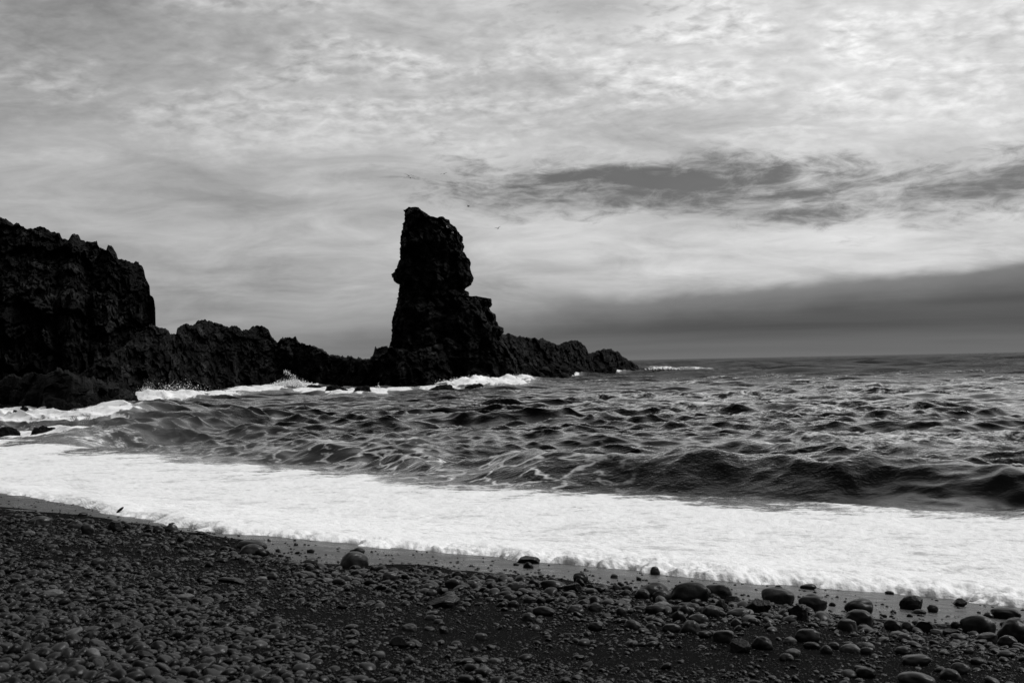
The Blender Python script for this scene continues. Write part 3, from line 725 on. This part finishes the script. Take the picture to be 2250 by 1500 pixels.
# ------------------------------------------------------------------ stones
# (px, base py, width px, height px, kind, label or None)
T = [
(1519,1326,94,44,'r','big smooth egg-shaped boulder, largest at the edge of the wet sand'),(1581,1314,68,30,'r','dark boulder tucked behind the big egg-shaped boulder'),
(1715,1326,78,32,'r','long rounded boulder behind the angular ones on the wet sand'),(1670,1348,60,38,'a','angular peaked stone in front of the long rounded boulder'),
(1790,1341,64,33,'r','dome-shaped boulder beside a shallow pool on the wet sand'),(1762,1364,50,35,'a','dark triangular stone with a sharp peak near the pool'),
(1894,1348,65,30,'r','smooth oval boulder lying just behind a block-like dark one'),(1892,1375,60,34,'b','squarish dark boulder directly in front of the smooth oval one'),
(1864,1387,44,26,'b','rounded block stone at the lower left of the squarish boulder'),(2012,1340,60,30,'a','rough lumpy black rock alone on the wet sand'),
(2052,1345,24,16,'r','small dark stone touching the rough lumpy rock'),(2112,1332,34,17,'a','pointed dark stone close to the foam on the wet sand'),
(2216,1360,64,22,'f','long flat stone on the wet sand near the right edge'),(2174,1357,24,12,'r',None),
(2157,1394,76,40,'r','large oval boulder in the water film near the right edge'),(2240,1414,84,52,'r','large boulder cut by the right edge of the photo'),
(2174,1411,44,20,'b','low block stone below the large oval boulder'),(2218,1421,44,24,'r',None),(1967,1387,42,24,'r','left stone of a tight row half sunk before the wet sand'),(1998,1387,36,20,'r',None),
(2018,1379,32,17,'r',None),(2040,1391,48,26,'a','ridged stone in the row half sunk before the wet sand'),(2060,1395,28,13,'pf','pale flat stone leaning against the ridged stone'),(2094,1401,40,20,'a',None),
(2104,1380,28,14,'r',None),(1990,1410,36,17,'r',None),(1988,1437,38,16,'r',None),(2022,1348,32,9,'f',None),(1778,1411,54,27,'r','double-humped dark stone on its own on the black sand'),
(1592,1411,47,26,'b','rounded block stone standing clear on the dark sand'),(1550,1401,31,15,'r',None),(1520,1391,44,26,'r',None),(1564,1355,43,24,'r','round stone in front of the big egg-shaped boulder'),
(1506,1353,38,23,'r',None),(1537,1371,44,21,'r',None),(1584,1338,36,21,'a',None),(1530,1331,27,15,'r',None),(1613,1327,38,20,'a',None),(1625,1353,54,15,'f','long flat stone among rounded ones below the angular peak'),
(1642,1359,27,11,'f',None),(1658,1371,28,13,'r',None),(1618,1375,24,15,'r',None),(1640,1377,20,11,'r',None),(1690,1381,20,13,'r',None),(1728,1327,36,13,'f',None),
(1678,1427,48,26,'r','tilted oval stone sunk in the dark sand'),(1624,1433,56,27,'a','dark angular stone sunk in the sand below the rounded block'),(1738,1414,32,14,'pf',None),(1786,1425,38,13,'f',None),(1818,1437,27,18,'r',None),
(1834,1424,27,13,'r',None),(1872,1433,46,17,'pf','pale flat oval stone lit on top, in the open sand'),(1907,1437,29,15,'r',None),(1907,1425,34,13,'pf',None),(1744,1441,34,15,'pf',None),(1730,1451,32,15,'r',None),
(2016,1461,68,20,'f','long slab-like stone low on the beach'),(2154,1460,38,14,'f',None),(2114,1481,42,23,'r','rounded stone low on the beach toward the right corner'),(2092,1494,48,23,'r',None),(1906,1489,44,21,'r',None),
(2020,1504,82,24,'f','broad flat stone at the bottom of the photo'),(2132,1436,19,11,'r',None),(1712,1298,20,12,'r',None),(1778,1294,36,11,'f',None),(1956,1305,20,7,'r',None),(2074,1311,16,6,'r',None),
(1964,1347,14,8,'r',None),(1944,1356,14,7,'r',None),(2000,1355,14,7,'r',None),(1830,1331,16,8,'r',None),(2240,1425,30,12,'f',None),(2210,1377,22,11,'r',None),
(1440,1262,23,17,'r','lone dark cobble standing at the very edge of the foam'),(1160,1237,54,14,'a','black rock half covered by the foam edge with a small splash'),(1160,1248,25,13,'r','dark cobble just below the foam-covered black rock'),(1134,1242,14,6,'r',None),
(776,1247,68,34,'r','big dark dome-shaped boulder at the edge of the pebbles'),(784,1219,34,15,'r','dark stone right behind the big dome-shaped boulder'),(1080,1278,31,17,'r',None),(995,1292,39,20,'r','tilted grey stone at the left end of the cobble line'),
(1006,1267,26,13,'r',None),(1056,1267,20,11,'r',None),(1038,1290,29,14,'r',None),(1080,1295,22,15,'r',None),(1070,1301,20,7,'f',None),(1133,1298,43,19,'b','sausage-shaped grey stone in the cobble line'),
(1172,1290,26,17,'r',None),(1214,1295,56,19,'f','long smooth stone beside two angular ones in the cobble line'),(1214,1277,24,10,'r',None),(1258,1300,42,20,'a','angular wedge stone in the cobble line'),(1276,1288,24,18,'a',None),(1276,1279,34,20,'r',None),
(1316,1301,34,13,'a',None),(1354,1297,20,13,'r',None),(1364,1287,16,9,'r',None),(1378,1297,26,11,'f',None),(1376,1309,21,14,'r',None),(1412,1315,36,20,'r','round stone in front of the broad boulder'),
(1438,1312,68,30,'r','broad low boulder left of the big egg-shaped boulder'),(1454,1323,39,26,'r','dark stone wedged between the broad and the egg-shaped boulders'),(1350,1270,18,10,'r',None),(1404,1275,12,7,'r',None),(922,1269,23,11,'r',None),
(856,1275,35,18,'r',None),(780,1264,30,11,'f',None),(794,1258,32,8,'f',None),(760,1278,26,13,'r',None),(864,1258,20,11,'r',None),(822,1251,20,10,'r',None),(955,1285,36,11,'f',None),
(856,1304,30,11,'f',None),(948,1308,26,13,'r',None),(970,1335,82,24,'a','large flat dark slab sunk among small pebbles'),(1193,1352,56,18,'f','flat grey stone narrowing to the left amid pebbles'),(1265,1349,40,19,'r','rounded triangular grey stone amid pebbles'),
(1308,1343,31,17,'r',None),(1284,1322,32,16,'a',None),(1366,1353,26,18,'r',None),(1456,1337,48,14,'pf','pale long stone below the broad low boulder'),(1442,1349,48,18,'r',None),(1406,1342,34,11,'f',None),(1490,1346,40,15,'f',None),
(1492,1364,36,21,'r',None),(1476,1389,42,17,'r',None),(1390,1381,40,18,'r',None),(1308,1386,34,18,'r',None),(1162,1364,33,17,'r',None),(1165,1324,30,13,'r',None),(1188,1327,23,15,'r',None),(1119,1321,26,15,'r',None),
(1128,1333,30,13,'f',None),(898,1385,34,14,'pf','pale oval pebble on the dark middle beach'),(1055,1405,34,14,'f',None),(874,1422,42,23,'a','black lump of rock on the dark middle beach'),(974,1391,24,15,'a',None),(946,1362,28,11,'f',None),(782,1476,20,14,'r',None),(868,1481,24,12,'r',None),
(162,1164,37,22,'r','left of two dark round cobbles at the far pebble edge'),(190,1173,30,21,'r','right of two dark round cobbles at the far pebble edge'),(253,1168,38,24,'a','dark slanted cobble right of the round pair'),(280,1163,15,12,'r',None),(214,1158,12,8,'r',None),(326,1166,19,14,'r',None),(346,1170,24,15,'r','dark cobble touching a paler round one by the wet sand'),
(374,1168,28,16,'r','round grey cobble nearest the foam on the left'),(378,1157,21,9,'r',None),(92,1156,40,19,'r','grey arched cobble with another just behind it'),(80,1149,50,15,'r',None),(31,1141,24,13,'r',None),(60,1177,28,12,'pr','pale oval pebble below the arched cobble'),(111,1211,30,15,'r',None),(180,1133,24,8,'f','thin dark stone on the far strip of wet sand'),
(551,1207,68,19,'f','long dark whaleback stone at the edge of the wet sand'),(550,1220,60,23,'r','humped grey stone in front of the whaleback stone'),(574,1222,33,16,'r',None),(610,1212,11,7,'r',None),(680,1241,37,14,'r','dark oblong stone left of the big dome-shaped boulder'),(679,1259,26,17,'r',None),(342,1245,28,15,'r',None),(342,1269,31,15,'r',None),
(443,1277,21,15,'r',None),(598,1273,27,15,'r',None),(531,1237,14,13,'r',None),(458,1245,20,11,'r',None),(212,1242,32,15,'r',None),(296,1244,24,10,'r',None),(572,1276,28,9,'pf',None),(718,1279,32,9,'pf',None),(651,1266,20,9,'pf',None),(684,1271,24,9,'f',None),
(428,1232,20,6,'pf','slim pale pebble catching the light'),(400,1231,28,7,'f',None),(320,1201,24,7,'pf',None),(398,1217,20,11,'r',None),(413,1200,22,13,'r',None),(396,1190,18,13,'r',None),(322,1179,24,8,'f',None),(112,1309,50,13,'pf','long pale flat stone alone on the left of the beach'),
(405,1317,40,12,'pf','greyish flat stone on the dark sand'),(376,1345,30,11,'f',None),(505,1281,62,13,'a','flat dark slab among pebbles'),(426,1493,32,19,'r',None),(147,1491,38,23,'r','dark round stone in the blurred bottom left pebbles'),(395,1421,26,12,'r',None),(302,1425,28,11,'f',None),(272,1387,24,10,'f',None),(124,1391,24,13,'r',None),(558,1455,16,9,'r',None),
(682,1214,18,8,'r',None),(650,1198,10,6,'r',None)]

def stone_verts(base, kind, W, Hh, seed, Dk):
    v = base.copy(); 
    if kind == 'a':
        r0 = np.random.default_rng(seed); n = v / np.linalg.norm(v, axis=1)[:, None]; rad = np.full(len(v), 1.25)
        for _ in range(9):
            d = r0.normal(size=3); d /= np.linalg.norm(d); c = n @ d; rad = np.where(c > .05, np.minimum(rad, r0.uniform(.72, 1.0) / np.maximum(c, .05)), rad)
        v = n * (rad * (1 + .07 * fbm(n * 3 + seed, 4, .6, seed)))[:, None]
    else:
        e = {'r': .95, 'f': .9, 'b': .72}[kind]
        v = np.sign(v) * np.abs(v) ** e
        lowf = fbm(base * .9 + seed * 1.37, 2, .5, seed % 500)
        v = v * (1 + .26 * lowf + .01 * fbm(base * 6 + seed, 2, .5, 3))[:, None]
        if kind in 'rf': v[:, 0] *= 1 + .14 * v[:, 2] * (1 if seed % 2 else -1)
    mx = np.abs(v).max(0); v = v / mx
    return v * np.array([W / 2, W / 2 * Dk, Hh / 2])

placed = []; recs = []
for k, (px, py, w, h, kd, lab) in enumerate(T):
    p = hit_beach(np.array(float(px)), np.array(float(py)))
    d = p[1]; W = w / F * d; Hv = h / F * d
    pale = kd.startswith('p'); kd2 = kd[-1]; Dk = .62 if kd2 != 'f' else .55
    Hh = Hv * 1.42
    depth = W / 2 * Dk
    c = np.array([p[0], p[1] + depth * .75]); gz = beach_z(c[0], c[1])
    v = stone_verts(I4[0] if w > 28 else ico(4)[0], kd2, W, Hh, k * 7 + 3, Dk)
    o = mesh_obj('stone', v, I4[1] if w > 28 else ico(4)[1], STONES['pale' if pale else ('dark' if (kd2 == 'a' or k % 3 == 0) else 'mid')])
    o.location = (c[0], c[1], gz + Hh * .24); o.rotation_euler = (random.uniform(-.06, .06), random.uniform(-.1, .1), random.uniform(-.35, .35) - math.atan2(p[0], p[1]))
    placed.append((c[0], c[1], W / 2)); recs.append([o, px, py, w, h, lab, pale, kd2])

# labels for the unnamed: rank them from the nearest described stone
marks = [r for r in recs if r[5]]
short = {1519: 'the big egg-shaped boulder', 776: 'the big dome-shaped boulder', 2157: 'the large oval boulder', 1892: 'the squarish dark boulder', 1133: 'the sausage-shaped grey stone',
         551: 'the long whaleback stone', 253: 'the slanted far cobble', 970: 'the large flat dark slab', 1265: 'the rounded triangular grey stone', 1872: 'the pale flat oval stone', 2016: 'the long slab-like stone', 1762: 'the dark triangular stone', 112: 'the long pale flat stone',
         505: 'the flat dark slab among pebbles', 1592: 'the rounded block stone', 428: 'the slim pale pebble', 874: 'the black lump of rock', 1258: 'the angular wedge stone', 147: 'the blurred bottom stone'}
anchors = [(r, short[r[1]]) for r in recs if r[1] in short and r[5]]
ordn = ['nearest', 'second', 'third', 'fourth', 'fifth', 'sixth', 'seventh', 'eighth', 'ninth', 'tenth', 'eleventh', 'twelfth', 'thirteenth', 'fourteenth', 'fifteenth', 'sixteenth']
bk = {}
for r in recs:
    if r[5]: tag(r[0], r[5], 'boulder' if r[3] > 55 else 'stone', 'larger stones on the black beach'); continue
    best = min(anchors, key=lambda a: math.hypot(a[0][1] - r[1], (a[0][2] - r[2]) * 2.5))
    dx, dy = r[1] - best[0][1], (r[2] - best[0][2]) * 2.5
    side = ('to the right of' if dx > 0 else 'to the left of') if abs(dx) > abs(dy) else ('below' if dy > 0 else 'above')
    bk.setdefault((best[1], side), []).append((math.hypot(dx, dy), r))
for (nm, side), L in bk.items():
    L.sort(key=lambda a: a[0])
    for i, (_, r) in enumerate(L):
        look = ('pale flat' if r[6] else {'r': 'rounded dark', 'f': 'low flat dark', 'a': 'angular dark', 'b': 'blocky dark'}[r[7]])
        tag(r[0], f"{look} stone, {ordn[min(i, 15)]} {side} {nm}", 'stone', 'larger stones on the black beach')

# ---- pebbles: the largest as stones of their own, the rest as one mass
PR = np.array(placed)
Np = 120000
cand = []
Np = 125000
azp = np.radians(rng.uniform(-30, 30, Np)); rp = 6.3 * (36 / 6.3) ** rng.uniform(0, 1, Np)
x, y = rp * np.sin(azp), rp * np.cos(azp)
rw = r_wet(azp); rfn = r_front(azp)
q = p3(x, y)
cl = fbm(q * .55, 3, .55, 90); cl2 = fbm(q * 1.7, 3, .55, 91)
pxp = CX + F * np.tan(azp)
drel = rp / rw
bottomleft = (1 - sst(400, 1100, pxp)) * (1 - sst(.42, .62, drel))
lineband = np.exp(-((drel - .90) / .10) ** 2)                 # the cobble line along the wet sand
dens = .30 + .70 * cl + .42 * bottomleft + .35 * lineband + .35 * cl2 + .12 * sst(10, 14, rp)
dens = dens * (1 - sst(.955, 1.0, drel + .05 * cl2)) + .012
dens = dens * (1 - .35 * sst(.58, .72, drel))
dens = np.where(drel > 1, .03 + .05 * (cl2 > .3) + .22 * np.exp(-(drel - 1) / .03), dens); dens = np.where(rp > rfn * .985, 0, dens)
ok = rng.uniform(0, 1, len(x)) < np.clip(dens, 0, 1)
x, y, rp, drel, bl, lb, pxp, cl = [a[ok] for a in (x, y, rp, drel, bottomleft, lineband, pxp, cl)]
sz = np.exp(rng.normal(math.log(.0105), .68, len(x))) * (1 + .60 * bl + .75 * sst(9, 15, rp) + .95 * lb * rng.uniform(0, 1, len(x)) ** 2 * 1.6 + .25 * cl)
sz = np.where(drel > 1, np.minimum(sz, .03), sz)
sz = np.where(rng.uniform(0, 1, len(x)) < .012 + .03 * lb, sz * rng.uniform(1.5, 2.4, len(x)), sz)
sz = np.clip(sz, .005, np.where(lb > .4, .09, .065))
big = sz > .035
# drop pebbles under the traced stones, and large ones that overlap each other
order = np.argsort(-sz); alive = np.ones(len(x), bool)
for cx_, cy_, rr_ in placed:
    d = np.hypot(x - cx_, (y - cy_) * 1.3); alive &= d > (rr_ * .85 + sz * .4)
cell = {}
for i in order:
    if not alive[i]: continue
    s_ = sz[i]; g = .12; gi, gj = int(x[i] // g), int(y[i] // g); bad = False
    for a in (-1, 0, 1):
        for b in (-1, 0, 1):
            for j in cell.get((gi + a, gj + b), ()):
                if (x[i] - x[j]) ** 2 + (y[i] - y[j]) ** 2 < ((sz[i] + sz[j]) * .62) ** 2: bad = True; break
            if bad: break
        if bad: break
    if bad: alive[i] = False
    else: cell.setdefault((gi, gj), []).append(i)
x, y, sz, rp, drel, bl, lb, pxp = [a[alive] for a in (x, y, sz, rp, drel, bl, lb, pxp)]
N = len(x); print('pebbles', N)
flat = rng.uniform(.34, .64, N); asp = rng.uniform(.62, 1.0, N); yaw = rng.uniform(0, math.pi, N)
tx, ty = rng.normal(0, .26, N), rng.normal(0, .26, N)
shade = np.clip(rng.beta(.9, 3.2, N) + .10 * bl * rng.uniform(0, 1, N), 0, 1); shade = np.where(rng.uniform(0, 1, N) < .04, 2.6, shade)
gz = beach_z(x, y)
proj = sz / rp * ((np.abs(np.arctan2(x, y)) < math.radians(25)) & (rp > 7.9))
NI = 300 - len(recs)
top = set(np.argsort(-proj)[:NI].tolist())
shapes3 = []
for k in range(10): shapes3.append(stone_verts(I3[0], 'r' if k % 4 else 'a', 2, 2, 500 + k, 1.0))
shapes2 = []; I2 = ico(2); I1 = ico(1)
for k in range(10): shapes2.append(stone_verts(I2[0], 'r' if k % 4 else 'a', 2, 2, 600 + k, 1.0))
shapes1 = [stone_verts(I1[0], 'r', 2, 2, 700 + k, 1.0) for k in range(8)]
protos = [mesh_obj('pebble', s, I3[1], STONES['mid']) for s in shapes3]
meshes = [p.data for p in protos]; pal = [m.copy() for m in meshes]; drk = [m.copy() for m in meshes]
for m in pal: m.materials[0] = STONES['pale']
for m in drk: m.materials[0] = STONES['dark']
VV, FF, SS = [], [], []; nv = 0; first = True
def rotm(a, b, c):
    ca, sa, cb, sb, cc, sc_ = math.cos(a), math.sin(a), math.cos(b), math.sin(b), math.cos(c), math.sin(c)
    Rx = np.array([[1, 0, 0], [0, ca, -sa], [0, sa, ca]]); Ry = np.array([[cb, 0, sb], [0, 1, 0], [-sb, 0, cb]]); Rz = np.array([[cc, -sc_, 0], [sc_, cc, 0], [0, 0, 1]])
    return Rz @ Ry @ Rx
used = 0
ZL = {}
for i in range(N):
    s_ = sz[i]; S = np.array([s_, s_ * asp[i], s_ * flat[i]])
    pos = (x[i], y[i], gz[i] + s_ * flat[i] * .35)
    if i in top:
        sh = shade[i]; bank = pal if sh > .62 else (drk if sh < .28 else meshes)
        o = protos[0] if used == 0 else protos[0].copy()
        if used: COL.objects.link(o)
        o.data = bank[i % 10]; o.location = pos; o.scale = tuple(S); o.rotation_euler = (tx[i], ty[i], yaw[i]); used += 1
        tone = 'pale grey' if sh > .62 else ('black' if sh < .28 else 'dark grey')
        zone = ('in the cobble line beside the wet sand' if drel[i] > .78 else ('in the blurred bottom left pebble bed' if pxp[i] < 1000 and drel[i] < .62 else ('on the lower right beach' if pxp[i] > 1300 else 'on the middle of the black beach')))
        tag(o, f'small {tone} pebble {zone}', 'pebble', f'small {tone} pebbles {zone}')
        continue
    pxsz = s_ / rp[i] * 1138
    if pxsz > 2.6: b, f = shapes2[i % 10], I2[1]
    else: b, f = shapes1[i % 8], I1[1]
    v = (b * S) @ rotm(tx[i], ty[i], yaw[i]).T + np.array(pos)
    VV.append(v); FF.append(f + nv); nv += len(v); SS.append(np.full(len(v), shade[i]))
# coarse grit between the pebbles
G = 60000
ga = np.radians(rng.uniform(-30, 30, G)); gr = 6.4 * (22 / 6.4) ** rng.uniform(0, 1, G)
m_ = (gr < r_wet(ga) * .99); ga, gr = ga[m_], gr[m_]; G = len(ga)
gx, gy = gr * np.sin(ga), gr * np.cos(ga); gs = np.exp(rng.normal(math.log(.0050), .35, G)) * (1 + .5 * sst(9, 15, gr)); gz2 = beach_z(gx, gy)
I0 = ico(0)[0]; ang = rng.uniform(0, 6.28, G)
bx = I0[:, 0][None] * np.cos(ang)[:, None] - I0[:, 1][None] * np.sin(ang)[:, None]; by = I0[:, 0][None] * np.sin(ang)[:, None] + I0[:, 1][None] * np.cos(ang)[:, None]
gv = np.stack([bx * gs[:, None] * 1.2 + gx[:, None], by * gs[:, None] + gy[:, None], I0[:, 2][None] * gs[:, None] * .6 + (gz2 + gs * .3)[:, None]], -1).reshape(-1, 3)
VV.append(gv); FF.append((ico(0)[1][None] + (np.arange(G) * 12)[:, None, None]).reshape(-1, 3) + nv); nv += len(gv)
SS.append(np.repeat(np.clip(rng.beta(.8, 3.0, G), 0, 1), 12))
for p in protos[1:]: bpy.data.objects.remove(p)
pb = mesh_obj('pebbles', np.vstack(VV), np.vstack(FF), PEB, attrs={'shade': np.concatenate(SS)})
tag(pb, 'countless small dark pebbles covering the black beach', 'pebbles', kind='stuff')

# driftwood scrap in the foam edge
v = I3[0] * np.array([.10, .03, .032]); v[:, 2] += .3 * v[:, 0]
p = hit_beach(np.array(264.), np.array(1131.))
o = mesh_obj('driftwood', v, I3[1], STONES['dark']); o.location = (p[0], p[1], p[2] + .12); o.rotation_euler = (0, -.35, .1)
tag(o, 'short dark stick poking up at the foam edge on the left', 'driftwood')

bpy.context.view_layer.update()
dg = bpy.context.evaluated_depsgraph_get()
for px, py, lb in ((984, 499.5, 'upper white bird perched high on the stack'), (994, 511, 'lower white bird perched high on the stack')):
    d = Vector(ray(np.array(float(px)), np.array(float(py)))).normalized()
    ok_, loc, nrm, _ = st.ray_cast(Vector(CAM), d)
    perched(px, py, lb, (loc.y - .25) if ok_ else 219)

# ------------------------------------------------------------------ sky and light
SUN_AZ, SUN_EL = 92.0, 54.0       # bearing right of the view, height
w = bpy.data.worlds.new('World'); SC.world = w; w.use_nodes = True
t = NT(w.node_tree); t.n.clear()
outw = t.n.new('ShaderNodeOutputWorld'); bg = t.n.new('ShaderNodeBackground'); t.l.new(bg.outputs[0], outw.inputs[0])
tc = t.n.new('ShaderNodeTexCoord').outputs['Generated']
sx = t.n.new('ShaderNodeSeparateXYZ'); t.l.new(tc, sx.inputs[0]); dx_, dy_, dz_ = sx.outputs
el = t.mul(t.m('ARCSINE', dz_), 57.2958); sinaz = t.mul(t.m('DIVIDE', dx_, t.m('SQRT', t.add(t.mul(dx_, dx_), t.mul(dy_, dy_)))), 57.2958)
zz = t.add(t.m('MAXIMUM', dz_, 0.0), .07)
PL = t.vec(t.m('DIVIDE', dx_, zz), t.m('DIVIDE', dy_, zz), 0.0)
z2_ = t.add(t.m('MAXIMUM', dz_, 0.0), .25)
PQ = t.vec(t.m('DIVIDE', dx_, z2_), t.m('DIVIDE', dy_, z2_), 0.0)
big = t.noise(t.vmul(PQ, (.9, 1.3, 1), (3.1, 1.7, 0), (0, 0, math.radians(-24))), 1.1, 7, .55, .5)
mid = t.noise(t.vmul(PQ, (1.1, 1.7, 1), (7.3, 2.2, 0), (0, 0, math.radians(-14))), 3.2, 8, .62, .7)
puff = t.noise(t.vmul(PQ, (1, 1.15, 1), (1.3, 4.0, 0), (0, 0, math.radians(30))), 25.0, 4, .55, .25)
strk = t.noise(t.vmul(PL, (.8, 1.2, 1), (0, 1, 0), (0, 0, math.radians(20))), 1.3, 8, .6, .4)
wisp = t.noise(t.vec(t.mul(sinaz, .075), t.mul(el, .34), 2.0), 1.6, 8, .66, .9)
fine = t.noise(t.vec(t.mul(sinaz, .55), t.mul(el, 1.7), 3.0), 1.1, 7, .68, .6)
elc = t.m('MINIMUM', el, 40.0)
slope = t.add(.0050, t.mul(t.m('MAXIMUM', elc, 0.0), .00010))
base = t.add(t.mr(el, 3, 12, .42, .54), t.mul(sinaz, slope))
base = t.add(base, t.mul(t.mr(el, 18, 70), .12))
base = t.mul(base, t.sub(1.0, t.mul(t.mul(t.mr(el, 9, 20), t.mr(sinaz, -6, -26)), .50)))
base = t.m('MAXIMUM', base, .14)
c0 = lambda v, k: t.mul(t.sub(v, .5), k)
var = t.add(1.0, t.add(c0(big, 1.0), t.add(c0(mid, 1.0), t.add(c0(wisp, .35), t.add(c0(strk, .35), c0(fine, .14))))))
pf = t.mul(t.mr(el, 8, 15), c0(puff, 1.7))
var = t.add(var, t.mul(pf, t.mr(mid, .42, .60, .30, 1.1)))
cloud = t.mul(t.mul(base, 1.01), t.m('MAXIMUM', var, .3))
def blob(a0, e0, wa, we, tilt=0.0):
    a = t.m('DIVIDE', t.sub(sinaz, a0), wa); e = t.m('DIVIDE', t.sub(t.sub(el, e0), t.mul(t.sub(sinaz, a0), tilt)), we)
    return t.sub(1.0, t.m('SQRT', t.add(t.mul(a, a), t.mul(e, e))))
rag = t.add(c0(wisp, 2.4), t.add(c0(fine, 1.5), c0(mid, .9)))
g1 = t.mr(t.add(blob(8.0, 8.6, 14.0, 1.9, -.04), rag), -.15, 1.0)
g2 = t.mr(t.add(blob(23, 7.9, 11.0, 2.2, .03), rag), -.15, 1.05)
g3 = t.mr(t.add(blob(13.5, 7.0, 6.0, 1.1, -.03), rag), -.1, 1.0)
g4 = t.mul(t.mr(t.add(blob(-5, 9.3, 6.0, .8, .0), rag), .0, .9), .35)
g5 = t.mul(t.mr(t.add(blob(-14, 8.3, 9.0, .7, -.06), rag), .0, .9), .35)
g6 = t.mul(t.mr(t.add(blob(-14, 2.9, 5.0, .5, .0), rag), .0, .9), .25)
g7 = t.mul(t.mr(t.add(blob(4.5, 17.3, 5.0, 1.2, .0), c0(puff, 3.0)), .0, 1.0), .45)
gap = t.m('MAXIMUM', t.m('MAXIMUM', t.m('MAXIMUM', g1, g2), t.m('MAXIMUM', g3, g4)), t.m('MAXIMUM', t.m('MAXIMUM', g5, g6), g7))
sky = t.n.new('ShaderNodeTexSky'); sky.sky_type = 'NISHITA'; sky.sun_disc = False
sky.sun_elevation = math.radians(SUN_EL); sky.sun_rotation = math.radians(SUN_AZ); sky.air_density = 1; sky.dust_density = 1
sc = t.n.new('ShaderNodeSeparateColor'); t.l.new(sky.outputs[0], sc.inputs[0])
clear = t.m('MINIMUM', t.mul(sc.outputs[0], .035), .15)        # red-filtered clear sky
v1 = t.mix(t.mul(gap, .92), cloud, clear)
# low bank of cloud over the horizon, its top rising to the right
en = t.noise(t.vec(t.mul(sinaz, .16), t.mul(el, .25), 1.0), 1.4, 3, .5)
edge = t.add(t.add(2.95, t.mul(sinaz, .049)), t.add(c0(en, 1.1), t.add(c0(wisp, .5), c0(fine, .30))))
soft = t.mr(sinaz, -10, 8, 1.5, .38)
bk_m = t.mr(el, t.add(edge, soft), t.sub(edge, soft))
bankn = t.noise(t.vec(t.mul(sinaz, .03), t.mul(el, .55), 9.0), 2.0, 5, .5, .3)
lower = t.mr(el, 0, 1.7, .145, .090)
bankv = t.mix(t.mr(el, t.sub(edge, 1.9), edge), lower, .20)
bankv = t.mul(t.add(bankv, c0(bankn, .085)), t.mr(sinaz, -12, 10, 1.35, 1.0))
v2 = t.mix(t.mul(bk_m, t.mr(sinaz, -24, 4, .70, 1.0)), v1, bankv)
# the sky behind the photographer is duller
backf = t.mr(dy_, -.4, .35, .30, 1.0)
v3 = t.mul(v2, backf)
bgc = t.grey(v3); t.l.new(bgc, bg.inputs[0]); bg.inputs[1].default_value = 1.0

sd = bpy.data.lights.new('sun', 'SUN'); sd.energy = 1.5; sd.angle = math.radians(25); sd.color = (1, 1, 1)
so = bpy.data.objects.new('sun', sd); COL.objects.link(so)
a, e = math.radians(SUN_AZ), math.radians(SUN_EL)
sdv = Vector((math.sin(a) * math.cos(e), math.cos(a) * math.cos(e), math.sin(e)))
so.rotation_euler = sdv.to_track_quat('Z', 'Y').to_euler(); so.location = (0, 0, 60)

SC.view_settings.view_transform = 'Standard'; SC.view_settings.look = 'None'
SC.view_settings.exposure = 0.13; SC.view_settings.gamma = 1
SC.cycles.max_bounces = 5; SC.cycles.diffuse_bounces = 2; SC.cycles.glossy_bounces = 3
SC.cycles.caustics_reflective = False; SC.cycles.caustics_refractive = False
